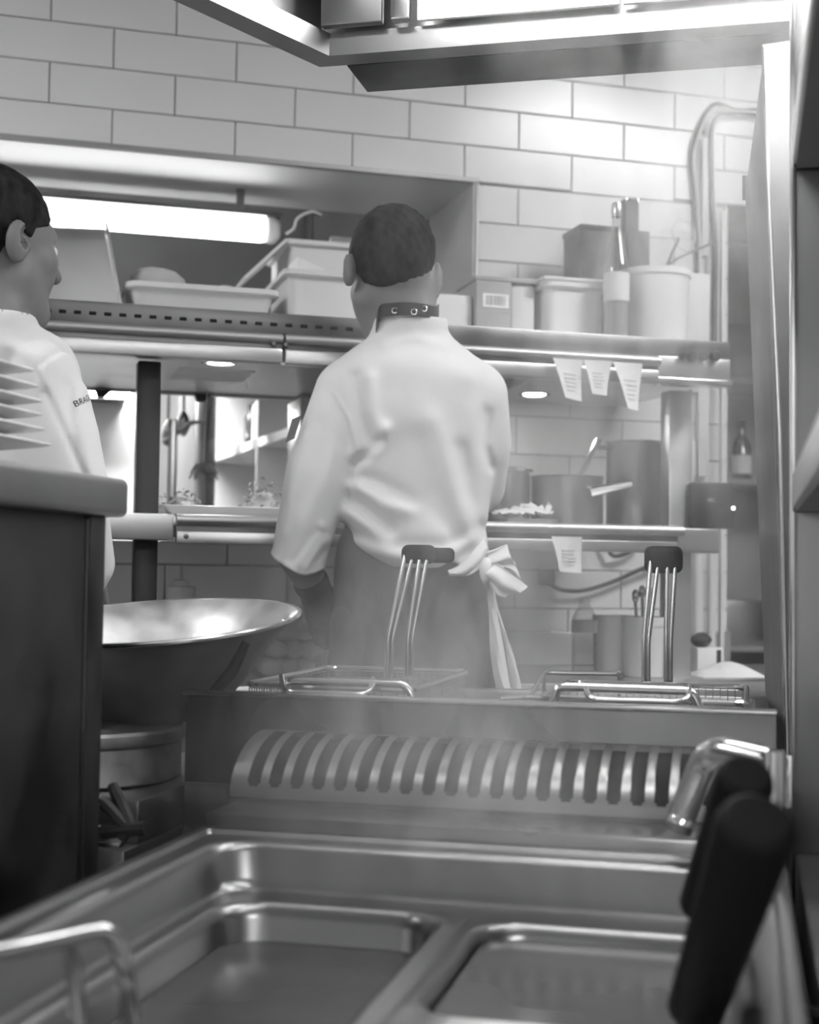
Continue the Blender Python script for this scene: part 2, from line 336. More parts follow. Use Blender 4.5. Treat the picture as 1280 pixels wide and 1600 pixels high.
for k in range(-15, 6):
    z0 = 2.377 + TH * (k - 1); off = -.466 if k % 2 == 0 else -.466 + TP / 2
    for i in range(-2, 8):
        u0 = off + TP * i
        if u0 > DU1 + .05 or u0 + TP < -1.0 or z0 > 2.93: continue
        for r in rect_minus((u0, u0 + TP, z0, min(z0 + TH, 2.95)), (HU0, HU1, HZ0, HZ1)):
            for q in rect_minus(r, (DU0, DU1, 0, DZ)): tile(*q)
tr = thing('trim_1', None, None, W(0, 0, 0), WA, kind='structure')            # polished steel lining of the hatch
MB(WM).box((HU0, -.012, HZ1 - .004), (HU1, HD, HZ1)).build('soffit', 'steel_mirror', tr)
MB(WM).box((HU1 - .004, -.012, HZ0), (HU1, HD, HZ1 - .004)).build('jamb', 'steel_mirror', tr)
MB(WM).box((HU0, -.016, HZ1 - .004), (HU1 + .012, -.001, HZ1 + .010), .002).build('edge_strip', 'trim_steel', tr)
MB(WM).box((HU1, -.016, HZ0), (HU1 + .012, -.001, HZ1 - .004), .002).build('edge_strip', 'trim_steel', tr)
# the rooms beyond
struct('wall_beyond', MB(WM).box((-3.2, 3.1, 0), (3.4, 3.15, 2.95)), 'paint')
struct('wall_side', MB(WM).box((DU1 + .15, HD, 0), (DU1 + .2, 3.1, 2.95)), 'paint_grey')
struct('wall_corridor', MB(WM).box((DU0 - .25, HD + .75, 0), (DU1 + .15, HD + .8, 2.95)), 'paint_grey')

def panel_lamp(name, label, lo, hi, m, group=None, T=None):
    c = np.array([(lo[0] + hi[0]) / 2, (lo[1] + hi[1]) / 2, lo[2]]); p = (T @ V(c)) if T else V(c)
    t = thing(name, label, 'light', p, WA if T else 0, group)
    MB(T).box((lo[0] - .03, lo[1] - .03, lo[2] + .012), (hi[0] + .03, hi[1] + .03, hi[2]), .004).build('housing', 'white_plastic', t)
    MB(T).box(lo, (hi[0], hi[1], lo[2] + .014)).build('diffuser', m, t); return t
for xa, xb, lab in ((-3.3, -1.9, 'unseen fill panel added behind the camera, left of the aisle'), (.45, 1.85, 'unseen fill panel added behind the camera, right of the aisle')):
    lamp_ = panel_lamp('unseen_panel_light', lab, (xa, -1.6, 2.30), (xb, -1.0, 2.35), 'fill_rear')  # unseen panels, added for frontal light on the cook and work table
    for x in (xa + .1, xb - .1): MB().tube([(x, -1.3, 2.352), (x, -1.3, 2.949)], .006).build('fill_panel_rod', 'steel', lamp_)
panel_lamp('unseen_panel_light', 'unseen ceiling fill panel added over the right end of the tiled wall', (.5, 2.45, 2.90), (1.7, 3.0, 2.95), 'fill_right')  # out-of-view panel added to brighten the tiles on the right
panel_lamp('unseen_panel_light', 'unseen ceiling fill panel added left of the cooking hood', (-2.6, .9, 2.90), (-2.0, 1.5, 2.95), 'fill_left')  # out-of-view panel added to brighten the left wall and left cook
panel_lamp('unseen_panel_light', 'long ceiling light in the bright room beyond the hatch', (-1.4, 1.35, 2.90), (.4, 1.65, 2.95), 'glow_beyond', T=WM)
struct('wall_partition', MB(WM).box((-2.2, 2.0, 0), (wq(228, 700, 2.0)[0], 2.04, 2.95)), 'paint')

# ---- the dark hanging cupboard, column and shelving seen through the hatch
u0, z0 = wq(0, 470, .95); cb = wthing('hanging_cupboard', 'dark grey cupboard hanging beyond the hatch behind the plastic tubs', 'cupboard', 0, 1.0, 1.62)
MB(WM).box((-1.9, .95, 1.72), (1.2, 1.18, 2.6), .004).build('body', 'cupboard_paint', cb)
for k in range(4): MB(WM).box((-1.85 + .75 * k, .935, 1.745), (-1.13 + .75 * k, .955, 2.55), .004).build('door', 'cupboard_paint', cb)
sN, sF = dep(470, 668, 4.35), dep(330, 721, 5.6); e1 = (sF - sN) * np.array([1, 1, 0]); L = np.linalg.norm(e1); e1 /= L; e2 = np.array([e1[1], -e1[0], 0]); zs = sN[2]
SM = Matrix(((e1[0], e2[0], 0, sN[0]), (e1[1], e2[1], 0, sN[1]), (0, 0, 1, 0), (0, 0, 0, 1)))
if e2 @ R0 < 0: SM = SM @ Matrix.Diagonal((1, -1, 1, 1))
sh = thing('shelving_unit', 'white open shelving in the bright room seen through the hatch', 'shelving', sN * np.array([1, 1, 0]), 0)
MB(SM).box((-.3, .32, 0), (L + .05, .34, 2.1)).build('back_panel', 'white_plastic', sh)
for xx in (-.3, L * .42, L + .03): MB(SM).box((xx, 0, 0), (xx + .022, .32, 2.1)).build('divider', 'white_plastic', sh)
for zz in (zs - .8, zs - .38, zs - .015, zs + .36): MB(SM).box((-.3, .0, zz), (L + .05, .32, zz + .03)).build('shelf', 'white_plastic', sh)
for k, (s_, r_, h_, mm, lab) in enumerate(((L * .72, .045, .2, 'white_plastic', 'white canister with dark lid on the far shelving'), (L * .86, .03, .17, 'wine_glass', 'dark jar beside the canister on the far shelving'), (L * .2, .03, .22, 'wine_glass', 'dark bottle on the nearer bay of the far shelving'), (.1, .04, .12, 'cardboard', 'small tin at the near end of the far shelving'))):
    p = SM @ Vector((s_, .12, zs + .015)); t = thing('canister' if k == 0 else ('tin' if k == 3 else 'jar'), lab, 'container', p)
    T = Matrix.Translation(p); MB().lathe([(r_, 0), (r_, h_ * .8), (r_ * .6, h_ * .9), (r_ * .6, h_)], 20, T).build('body', mm, t); MB().lathe([(r_ * .65, h_), (r_ * .65, h_ + .02)], 20, T).build('lid', 'black', t)
p = dep(321, 700, 4.9); MB().lathe([(.035, 0), (.035, 2.94)], 20, Matrix.Translation((p[0], p[1], .002))).build('column', 'steel_dark', label='round dark steel column standing in the room beyond the hatch', cat='column')
p = dep(300, 700, 5.1); MB().box((p[0] - .04, p[1] - .04, 0.002), (p[0] + .04, p[1] + .04, 2.945), .004).build('pilaster', 'paint_grey', label='square grey pilaster behind the dark column beyond the hatch', cat='column')
pa, pb = dep(271, 655, 4.6), dep(268, 772, 4.6)
rk = thing('wall_rack', 'thin steel rack post and slanting rail beyond the hatch', 'rack', (pa[0], pa[1], 0))
MB().box((pa[0] - .012, pa[1] - .012, 0), (pa[0] + .012, pa[1] + .012, pa[2]), .003).build('post', 'steel', rk)
MB().tube([dep(255, 692, 4.6), dep(300, 660, 4.6), dep(318, 659, 4.6)], .008).build('rail', 'steel_dark', rk)
for (x, y, h, nm, lab) in ((263, 655, .12, 'hanging_ladle', 'dark ladle hanging in the bright room beyond the hatch'), (287, 640, .13, 'hanging_whisk', 'dark whisk hanging in the bright room beyond the hatch')):
    P0 = dep(x, y, 4.7); t = thing(nm, lab, 'utensil', P0)
    MB().tube([P0 + UP * .1, P0], .005).build('handle', 'steel_dark', t)
    MB().lathe([(.004, .0), (.02, -.03), (.022, -.06), (.01, -.085), (.003, -.09)], 16, Matrix.Translation(V(P0))).build('bowl', 'steel_dark', t)
t = wthing('wall_light', 'short white strip light on the far wall beside the left cook', 'light', wq(165, 616, 1.94)[0], 1.94, 1.6)
ua, za = wq(120, 616, 1.94); ub, zb = wq(202, 618, 1.94)
MB(WM).box((ua - .3, 1.90, zb - .016), (ub, 1.98, zb + .012), .006).build('diffuser', 'glow_beyond', t)
MB(WM).box((ua - .3, 1.89, zb - .03), (ub - .012, 1.999, zb - .017), .003).build('tray', 'steel_dark', t)

# ================================================================== THE PASS: two steel tiers in front of and through the hatch
ps = wthing('pass_shelf', 'two-tier stainless steel serving pass standing in front of the tiled wall', 'shelf', 0, -.55, 0)
FV = -.60; GA = wq(442, 535, FV)[0]; RE = wq(1027, 565, FV)[0]; SE = 1.085
MB(WM).box((HU0 + .01, FV + .004, 1.652), (HU1 - .01, HD - .02, 1.673), .003).box((HU1 - .01, FV + .004, 1.652), (SE, -.02, 1.673), .003).build('top_shelf', 'steel_soft', ps)
MB(WM).box((HU0, FV, 1.630), (SE, FV + .012, 1.676), .003).build('slotted_strip', 'steel_dark', ps)
x = 45.0
while x < 1120:
    if x < 552 or False:
        u, z = wq(x, 470 + .066 * x, FV - .001); u2 = wq(x + 11.5, 470, FV)[0]
        MB(WM).box((u, FV - .0012, 1.647), (u2, FV + .003, 1.6545), .001, 1).build('slot', 'dark_hole', ps)
    x += 23.6
def rail(u0, u1, z0, z1, v, m='rail_steel', name='rail'):
    zc, hh = (z0 + z1) / 2, (z1 - z0) / 2; prof = [(v + .02, z0), (v + .004, z0)] + [(v - hh * 1.1 * math.sin(a), zc - hh * math.cos(a)) for a in np.linspace(.25, math.pi - .25, 7)] + [(v + .004, z1), (v + .02, z1)]
    MB(WM).loft([[(u0, a, b) for a, b in prof], [(u1, a, b) for a, b in prof]]).build(name, m, ps)
rail(HU0, GA - .003, 1.609, 1.629, FV - .012); rail(GA + .003, RE, 1.609, 1.629, FV - .012)
for a, b in ((HU0, GA - .003), (GA + .003, RE)):
    MB(WM).box((a, FV - .004, 1.597), (b, FV + .03, 1.609)).build('channel', 'steel_dark', ps)
    MB(WM).box((a, FV - .014, 1.566), (b, FV + .03, 1.598), .004).build('flange', 'steel_soft', ps)
for x_, y_ in ((428, 537), (447, 539)):
    u, z = wq(x_, y_, FV - .014); MB(WM).lathe([(.006, 0), (.005, .004), (.001, .005)], 12, Matrix.Translation((u, FV - .0135, z)) @ Matrix.Rotation(math.pi / 2, 4, 'X')).build('screw', 'steel_dark', ps)
MB(WM).box((RE, FV - .002, 1.583), (SE, FV + .05, 1.634), .003).build('control_panel', 'steel_soft', ps)
MB(WM).box((RE - .1, FV - .014, 1.571), (SE, FV + .05, 1.583), .003).build('lower_trim', 'steel_bright', ps)
for x_, r_ in ((1068, .009), (1083, .014), (1100, .012), (1119, .012)):
    u, z = wq(x_, 556, FV - .01); MB(WM).lathe([(r_, 0), (r_, .012), (r_ * .7, .018), (.001, .019)], 16, Matrix.Translation((u, FV - .001, z)) @ Matrix.Rotation(math.pi / 2, 4, 'X')).build('knob', 'black', ps)
MB(WM).box((-.9, FV + .03, 1.598), (.62, .22, 1.651), .002).box((.655, FV + .03, 1.585), (SE - .01, -.03, 1.65), .002).build('heat_housing', 'steel_soft', ps)
MB(WM).box((-.9, .2, 1.592), (.62, .23, 1.64), .002).build('rear_lip', 'steel_dark', ps)
def underside(x, y, z=1.598): return wz(x, y, z)
u, v = underside(345, 563)
sp = MB(WM).lathe([(.045, 0), (.045, .004), (.034, .006), (.033, .002)], 28, Matrix.Translation((u, v, 1.593)), False, False).build('spotlight', 'steel_bright', ps)
MB(WM).lathe([(.032, 0), (.032, .003)], 28, Matrix.Translation((u, v, 1.5945))).build('bulb', 'glow_spot', sp)
u, v = underside(960, 570, 1.585); sp = MB(WM).lathe([(.04, 0), (.04, .004), (.03, .006), (.029, .002)], 28, Matrix.Translation((.74, -.22, 1.580)), False, False).build('spotlight', 'steel_bright', ps)
MB(WM).lathe([(.028, 0), (.028, .003)], 28, Matrix.Translation((.74, -.22, 1.5815))).build('bulb', 'glow_spot', sp)
a, b = underside(280, 574), underside(378, 597); MB(WM).box((a[0], a[1], 1.5965), (b[0], b[1], 1.598)).build('notice', 'paper', ps)
for x_ in (164, 320):
    u, z = wq(x_, 606, .19); MB(WM).prism([(u - .03, .2, 1.605), (u + .03, .2, 1.605), (u, .2, 1.575), (u - .018, .2, 1.575)], (0, .02, 0)).build('bracket', 'black', ps)
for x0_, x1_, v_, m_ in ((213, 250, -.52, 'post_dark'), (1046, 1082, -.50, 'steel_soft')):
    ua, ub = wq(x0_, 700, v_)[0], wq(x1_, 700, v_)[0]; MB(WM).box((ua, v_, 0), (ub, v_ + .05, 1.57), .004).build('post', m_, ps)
LE = wq(1065, 825, FV)[0]; LG = wq(275, 825, FV)[0]
MB(WM).box((-.9, FV + .004, 1.215), (HU1 - .01, HD - .02, 1.236), .003).box((HU1 - .01, FV + .004, 1.215), (LE, -.02, 1.236), .003).build('lower_shelf', 'steel_soft', ps)
MB(WM).box((-.9, FV - .006, 1.185), (LG - .006, FV + .03, 1.240), .003).build('end_fascia', 'steel_soft', ps)
rail(LG, LE, 1.216, 1.241, FV - .006)
MB(WM).box((LG, FV - .002, 1.204), (LE - .01, FV + .02, 1.216)).build('channel', 'steel_dark', ps)
MB(WM).box((LG, FV - .010, 1.178), (LE - .015, FV + .02, 1.204), .003).build('flange', 'steel_soft', ps)
u, z = wq(290, 838, FV); MB(WM).lathe([(.006, 0), (.005, .004), (.001, .005)], 12, Matrix.Translation((u, FV - .009, z)) @ Matrix.Rotation(math.pi / 2, 4, 'X')).build('screw', 'steel_dark', ps)
MB(WM).box((.205, .12, 1.237), (HU1 - .02, .3, 1.592), .003).build('end_cabinet', 'steel', ps)
ua = LE; MB(WM).box((LE, -.56, 1.18), (wq(1125, 830, -.56)[0], -.50, 1.238), .004).build('corner_bracket', 'steel_soft', ps)

# fluorescent strip hanging in the hatch
ua, z1_ = wq(62, 308, .25); ub, zb = wq(437, 350, .25); ua2, za2 = wq(62, 354, .25); zc = (z1_ + za2) / 2
fl = wthing('strip_light', 'long glowing white strip light hanging inside the hatch above the tubs', 'light', (ua + ub) / 2, .25, zc)
MB(WM).box((ua - .35, .22, zc - .032), (ub - .03, .285, zc + .032), .02, 4).build('diffuser', 'glow_hatch', fl)
MB(WM).box((ub - .045, .216, zc - .034), (ub, .29, zc + .034), .02, 4).build('end_cap', 'white_plastic', fl)
MB(WM).box((ua - .35, .214, zc + .031), (ub + .002, .292, zc + .044), .003).build('spine', 'steel_dark', fl)
for u in (ua - .1, ub - .12): MB(WM).box((u, .245, zc + .043), (u + .02, .262, HZ1 - .005)).build('bracket', 'steel_dark', fl)

# ================================================================== THINGS ON THE TOP SHELF
ST = 1.674
def tubshape(mb, u0, u1, v0, v1, z0, z1, taper=.02, wall=.004, r=.03, lip=.012, T=None):
    S = lambda d, z, rr=r: rrect(u0 + d, u1 - d, v0 + d, v1 - d, rr, z)
    rings = [S(taper + .012, z0), S(taper, z0 + .01), S(lip, z1 - .016), S(0, z1 - .012), S(0, z1), S(wall + lip * .6, z1), S(lip + wall, z1 - .014), S(taper + wall, z0 + .014), S(taper + .014, z0 + .006)]
    if T is not None: rings = [[T @ Vector(p) for p in g] for g in rings]
    return mb.loft(rings)
v = -.34; ua, zt = wq(199, 397, v); ub, _ = wq(440, 412, v); tb = wthing('plastic_tub', 'wide pale plastic tub holding bread, under the strip light', 'tub', (ua + ub) / 2, v + .12, ST)
tubshape(MB(WM), ua, ub, v, v + .24, ST, ST + .105, .035).build('body', 'tub_plastic', tb)
def blob(name, label, cat, u, v, z, r, m, group=None, n=18, sq=.0):
    P = []
    b = bmesh.new(); bmesh.ops.create_uvsphere(b, u_segments=n, v_segments=n // 2 + 1, radius=1)
    ph = random.uniform(0, 9)
    for q in b.verts:
        k = 1 + .07 * math.sin(3 * q.co.x + ph) + .06 * math.sin(4 * q.co.y + 2 * ph) + .05 * math.sin(5 * q.co.z + ph)
        q.co = Vector((q.co.x * r[0] * k, q.co.y * r[1] * k, q.co.z * r[2] * k))
    m_ = MB(WM); m_.merge(b)
    for q in m_.bm.verts: q.co += Vector((u, v, z + r[2]))
    return m_.build(name, m, None, 180, label, cat, group)
u, _ = wq(248, 385, v + .1); blob('bread_loaf', 'round bread loaf rising above the wide tub', 'bread', u, v + .11, ST + .015, (.068, .07, .072), 'bread')
u, _ = wq(350, 400, v + .1); blob('bread_roll', 'low bread roll at the right of the wide tub', 'bread', u, v + .1, ST + .02, (.055, .05, .052), 'bread')
# deep steel pan standing on its side behind the left cook
v = -.30; ua, zt = wq(40, 344, v); ub, _ = wq(162, 350, v); uc, _ = wq(192, 420, v)
pn = wthing('gastronorm_pan', 'deep stainless steel pan tipped on its side behind the left cook', 'pan', (ua + ub) / 2, v + .1, ST)
T = Matrix.Translation((ua + .0, v, ST + .001)); h_ = zt - ST
rings = []
for s_, d_ in ((0, .022), (.012, .006), (.10, .002), (ub - ua, .0), (ub - ua + .004, -.012), (ub - ua + .010, -.012), (ub - ua + .008, .004), (.10, .006), (.016, .012)):
    rings.append([T @ Vector((s_ + (0.045 * (1 - zz / h_) if s_ > .1 else 0), yy, zz)) for (yy, zz, _) in rrect(d_, .2 - d_, max(d_, 0), h_ - d_, .035, 0)])
MB(WM).loft(rings).build('body', 'steel_soft', pn)
# stack of two tubs at the right of the wide tub
v = -.36; ua, zt = wq(458, 418, v); ub = ua + .19
tb = wthing('plastic_tub', 'square pale plastic tub with a folded paper inside, next to the cook\'s head', 'tub', ua + .1, v + .13, ST)
tubshape(MB(WM), ua - .02, ub, v, v + .28, ST, wq(470, 420, v)[1], .02, r=.02).build('body', 'tub_plastic', tb)
bx = MB(WM); zt = wq(480, 418, v)[1]; bx.prism([(ua + .015, v + .05, zt - .05), (ua + .02, v + .05, zt + .035), (ua + .085, v + .05, zt + .012), (ua + .1, v + .05, zt - .05)], (0, .12, 0)); bx.build('paper_packet', 'paper', None, 0, 'folded white paper packet standing in the square tub', 'paper')
v = .02; ua, zt = wq(447, 372, v); ub = wq(560, 372, v)[0]
tb = wthing('storage_box', 'large pale plastic box with a raised flap behind the square tub', 'box', (ua + ub) / 2, v + .12, ST)
tubshape(MB(WM), ua, ub, v, v + .3, ST, zt, .012, r=.015).build('body', 'white_plastic', tb)
MB(WM).prism([(ua - .11, v + .0, zt - .11), (ua, v, zt), (ua, v + .2, zt), (ua - .11, v + .2, zt - .11)], (.006, 0, -.006)).build('flap', 'white_plastic', tb)
a, za = wq(447, 368, v - .01); b, zb = wq(486, 331, v - .01)
MB(WM).tube(catmull([(a, v - .01, za + .004), (a + .02, v - .01, za + .02), (a + .03, v - .01, zb - .02), (b, v - .01, zb), (b + .05, v + .1, HZ1 - .09)]), .004).build('loose_cable', 'cable_pale', None, 60, 'pale cable rising from the large plastic box to the hatch top', 'cable')
# cartons
v = -.40; ua, zt = wq(745, 437, v); ub = wq(800, 440, v)[0]
ct = wthing('carton', 'grey printed carton with a white barcode label on the top shelf', 'carton', (ua + ub) / 2, v + .08, ST)
MB(WM).box((ua, v, ST + .001), (ub, v + .14, zt), .003).build('body', 'cardboard', ct)
a0, b0 = wq(755, 458, v - .001), wq(795, 482, v - .001)
lb = MB(WM).box((a0[0], v - .0015, b0[1]), (b0[0], v + .001, a0[1])).build('barcode_label', 'paper', ct)
bc = MB(WM); xx = a0[0] + .006; k = 0
while xx < b0[0] - .008:
    w_ = random.choice((.0012, .002, .003)); bc.box((xx, v - .0022, b0[1] + .005), (xx + w_, v - .0012, a0[1] - .004)); xx += w_ + random.choice((.0015, .0025))
bc.build('barcode', 'ink_soft', lb, 0, kind='stuff')
MB(WM).box((ua, v - .0006, b0[1] - .014), (ub, v + .001, b0[1] - .008)).build('print_band', 'ink_soft', ct)
MB(WM).box((ua - .004, v + .0, zt), (ub + .2, v + .16, zt + .012), .003).build('tray_lid', 'cardboard', None, 38, 'flat grey cardboard tray lying across the cartons', 'tray')
ua2 = ub + .003; ub2 = wq(872, 440, v)[0]; MB(WM).box((ua2, v + .01, ST + .001), (wq(838, 440, v)[0], v + .15, zt - .002), .004).build('white_carton', 'carton_light', None, 38, 'plain pale carton right of the barcode carton', 'carton')
ua3 = wq(672, 470, v)[0]; MB(WM).box((ua3, v + .02, ST + .001), (ua - .004, v + .15, zt - .035), .004).build('long_carton', 'carton_light', None, 38, 'low pale carton between the cook\'s head and the barcode carton', 'carton')
# clear tub with lid, bucket, bottle, black boxes
v = -.43; ua, _ = wq(843, 470, v); ub = wq(955, 440, v)[0]; zt = wq(900, 434, v)[1]
tb = wthing('lidded_tub', 'cloudy plastic tub with a flat lid left of the glass bottle', 'tub', (ua + ub) / 2, v + .08, ST)
tubshape(MB(WM), ua + .012, ub, v, v + .16, ST, zt - .01, .012, r=.025).build('body', 'white_plastic', tb); MB(WM).box((ua + .008, v - .004, zt - .01), (ub + .004, v + .164, zt), .004).build('lid', 'tub_plastic', tb)
v = -.47; u = wq(963, 500, v)[0]; zt = wq(963, 318, v)[1]; H = zt - ST; r_ = .031
bt = wthing('glass_bottle', 'clear glass bottle with a metal cap, a third full, on the top shelf', 'bottle', u, v, ST); T = Matrix.Translation((u, v, ST + .001))
MB(WM).lathe([(r_ * .6, 0), (r_, .004), (r_, H * .52), (r_ * .93, H * .57), (r_ * .42, H * .78), (r_ * .36, H * .93), (r_ * .36, H * .935), (r_ * .28, H * .93), (r_ * .34, H * .78), (r_ * .82, H * .57), (r_ * .9, H * .5), (r_ * .9, .008)], 32, T).build('body', 'clear_glass', bt)
MB(WM).lathe([(r_ * .88, .009), (r_ * .88, H * .36)], 28, T).build('liquid', 'wine', bt)
MB(WM).lathe([(r_ * .4, H * .9), (r_ * .42, H * .92), (r_ * .42, H * .985), (r_ * .36, H)], 20, T).build('cap', 'steel_bright', bt)
MB(WM).lathe([(r_ * 1.01, H * .3), (r_ * 1.01, H * .5)], 32, T, False, False).build('paper_label', 'tub_plastic', bt)
v = -.24; ua, zt = wq(908, 350, v); ub = wq(962, 350, v)[0]; bb = wthing('black_box', 'square dark box standing behind the glass bottle', 'box', (ua + ub) / 2, v + .06, ST)
MB(WM).box((ua, v, ST + .001), (ub + .015, v + .12, zt), .004).build('body', 'black', bb); MB(WM).box((ua - .002, v - .002, zt - .012), (ub + .017, v + .122, zt + .001), .002).build('lid', 'black', bb)
ua2 = wq(984, 380, v)[0]; ub2 = wq(1016, 380, v)[0]; z2 = wq(1000, 360, v)[1]; z3 = wq(996, 306, v)[1]; uu = wq(1007, 320, v)[0]
kb = wthing('knife_block', 'tall dark knife block with a black handle sticking up behind the bottle', 'knife block', (ua2 + ub2) / 2, v + .05, ST)
MB(WM).box((ua2 - .005, v, ST + .001), (ub2, v + .1, z2), .004).build('body', 'black', kb); MB(WM).box((ua2, v + .03, z2 - .01), (uu, v + .06, z3), .004).build('knife_handle', 'black', kb)
for uu_ in (ua2 + .002, uu - .006): MB(WM).box((uu_, v + .028, z3 - .012), (uu_ + .004, v + .062, z3 + .002), .001).build('rivet_plate', 'steel_bright', kb)
v = -.50; ua, zt = wq(993, 425, v); ub = wq(1100, 430, v)[0]; uc = (ua + ub) / 2; R_ = (ub - ua) / 2; zt = wq(1050, 424, v + R_ * .6)[1]
bk = wthing('white_bucket', 'round white plastic bucket at the right end of the top shelf', 'bucket', uc, v + R_, ST); T = Matrix.Translation((uc, v + R_ * .98, ST + .001)); h_ = zt - ST
MB(WM).lathe([(R_ * .84, 0), (R_ * .86, .004), (R_ * .96, h_ - .016), (R_, h_ - .016), (R_, h_), (R_ * .94, h_), (R_ * .9, h_ - .02), (R_ * .82, .01)], 40, T).build('body', 'white_plastic', bk)
v = -.33; ua = wq(1045, 430, v)[0]; ub, zt = wq(1110, 428, v); MB(WM).box((ua, v, ST + .001), (ub, v + .1, zt), .004).build('carton', 'carton_light', None, 38, 'pale corrugated carton tucked behind the white bucket', 'carton')
# cables and pipes on the wall by the doorway
def wcable(name, label, pts, r, m, v=-.03, cat='cable'): return MB(WM).tube(catmull([(wq(x, y, v)[0], v, wq(x, y, v)[1]) for x, y in pts]), r, 8).build(name, m, None, 60, label, cat)
for k, (x, r_, m_) in enumerate(((1088, .006, 'cable'), (1094, .004, 'cable_pale'), (1108, .007, 'cable_pale'), (1114, .005, 'cable'), (1120, .005, 'cable_pale'))):
    top = 165 + 6 * k
    wcable('wall_cable', ('dark cable leftmost in', 'thin pale cable second in', 'thick pale cable third in', 'dark cable fourth in', 'pale cable rightmost in')[k] + ' the vertical bundle by the doorway', [(1185, 172 + 3 * k), (1150, 172 + 2 * k), (1112 + k * 2, top), (x - 6, 230), (x - 4, 300), (x, 380), (x + 1, 430), (x, 500), (x, 560)], r_, m_, -.02 - .012 * (k % 2))
a0 = wq(1100, 215, -.03); b0 = wq(1098, 400, -.03)
MB(WM).box((a0[0] - .006, -.035, b0[1]), (a0[0] + .014, -.01, a0[1]), .004).build('conduit', 'pipe', None, 38, 'short pale square conduit behind the wall cables', 'conduit')
u = wq(1128, 600, -.05)[0]; MB(WM).box((u - .006, -.06, .02), (u + .006, -.045, wq(1127, 330, -.05)[1]), .002).build('corner_pipe', 'pipe', None, 38, 'thin pale upright pipe at the edge of the doorway', 'pipe')
wcable('loose_wire', 'thin dark wire looping down over the white bucket', [(1118, 378), (1090, 390), (1062, 402), (1044, 414), (1030, 415)], .003, 'cable', -.2)
wcable('charger_lead', 'short dark lead rising from behind the white bucket', [(1043, 414), (1052, 392), (1060, 375), (1058, 372)], .004, 'cable', -.22)
wcable('ring_cable', 'coiled pale cable hung above the white bucket', [(1060, 380), (1050, 360), (1062, 345), (1080, 350), (1086, 372), (1076, 392), (1060, 385)], .003, 'cable_pale', -.04)
# order tickets clipped under the rail
def ticket(label, pts, v, par=None):
    (x0, y0), (x1, y1), (x2, y2), (x3, y3) = pts; P = [wq(x0, y0, v), wq(x1, y1, v), wq(x2, y2, v), wq(x3, y3, v)]
    def fn(s_, t_):
        a = np.array(P[0]) * (1 - s_) + np.array(P[1]) * s_; b = np.array(P[3]) * (1 - s_) + np.array(P[2]) * s_; q = a * (1 - t_) + b * t_
        return (q[0], v + .016 * math.sin(t_ * 2.2) * (s_ - .4) - .008 * t_, q[1])
    t = wthing('order_ticket', label, 'ticket', P[0][0], v, P[3][1], 'paper tickets under the pass rails')
    MB(WM).sheet(fn, 6, 8, .0006).build('slip', 'paper', t, 60)
    tx = MB(WM)
    for k in range(5):
        t_ = .38 + .1 * k; aa, bb = fn(.2, t_), fn(.62 + .2 * random.random(), t_); tx.raw([(aa[0], aa[1] - .0022, aa[2]), (bb[0], bb[1] - .0022, bb[2]), (bb[0], bb[1] - .0022, bb[2] - .0018), (aa[0], aa[1] - .0022, aa[2] - .0018)], [(0, 1, 2, 3)])
    tx.build('print', 'ink_soft', t, 0, kind='stuff')
ticket('leftmost of three paper tickets hanging under the top rail', [(864, 559), (911, 562), (909, 627), (880, 622)], FV - .03)
ticket('middle one of three paper tickets hanging under the top rail', [(912, 562), (957, 564), (948, 618), (922, 616)], FV - .03)
ticket('rightmost and longest of three paper tickets under the top rail', [(958, 565), (1005, 568), (997, 642), (978, 639)], FV - .03)
ticket('single paper ticket hanging under the lower pass rail', [(862, 838), (910, 839), (909, 896), (871, 893)], FV - .03)

# ================================================================== THINGS ON THE LOWER TIER
SL = 1.237
def lz(v, x, y): return wq(x, y, v)
def pot(name, label, x0, x1, ytop, v, m, lid=False, handle=None):
    ua, ub = wq(x0, 780, v)[0], wq(x1, 780, v)[0]; u = (ua + ub) / 2; r = (ub - ua) / 2; h = wq((x0 + x1) / 2, ytop, v)[1] - SL; t = wthing(name, label, 'pot', u, v, SL); T = Matrix.Translation((u, v, SL + .001))
    MB(WM).lathe([(r * .94, 0), (r, .006), (r, h - .004), (r * 1.03, h - .003), (r * 1.03, h), (r * .97, h), (r * .96, .01)], 40, T).build('body', m, t)
    return t, u, r, h, T
t, u, r, h, T = pot('stock_pot', 'medium steel pot with a flat lid beside the cook\'s elbow', 765, 826, 738, -.38, 'steel')
MB(WM).lathe([(r * 1.15, h), (r * 1.18, h + .004), (r * .6, h + .012), (.012, h + .014)], 36, T).build('lid', 'steel_bright', t)
t, u, r, h, T = pot('saucepan', 'wide steel saucepan with a long handle pointing right', 834, 938, 746, -.40, 'steel')
a0, b0 = wq(905, 772, -.47), wq(978, 757, -.47)
MB(WM).tube([(u + r * .5, -.40 - r * .86, a0[1]), (a0[0] + .02, -.49, a0[1] + .004), (b0[0], -.50, b0[1])], [.008, .012, .008]).build('handle', 'steel_bright', t)
p0, p1 = wq(905, 745, -.36), wq(938, 686, -.36)
sp = wthing('serving_spoon', 'steel spoon leaning out of the wide saucepan', 'spoon', p0[0], -.36, SL + .02); MB(WM).tube([(p0[0] - .03, -.37, SL + .02), (p0[0], -.365, p0[1]), (p1[0], -.35, p1[1])], [.006, .006, .009]).build('handle', 'steel_bright', sp)
MB(WM).lathe([(.003, -.004), (.02, 0), (.026, .01), (.024, .011), (.003, .002)], 16, Matrix.Translation((p0[0] - .032, -.37, SL + .014))).build('bowl', 'steel', sp)
t, u, r, h, T = pot('tall_pot', 'tall steel pot with side handles right of the saucepan', 951, 1034, 692, -.33, 'steel')
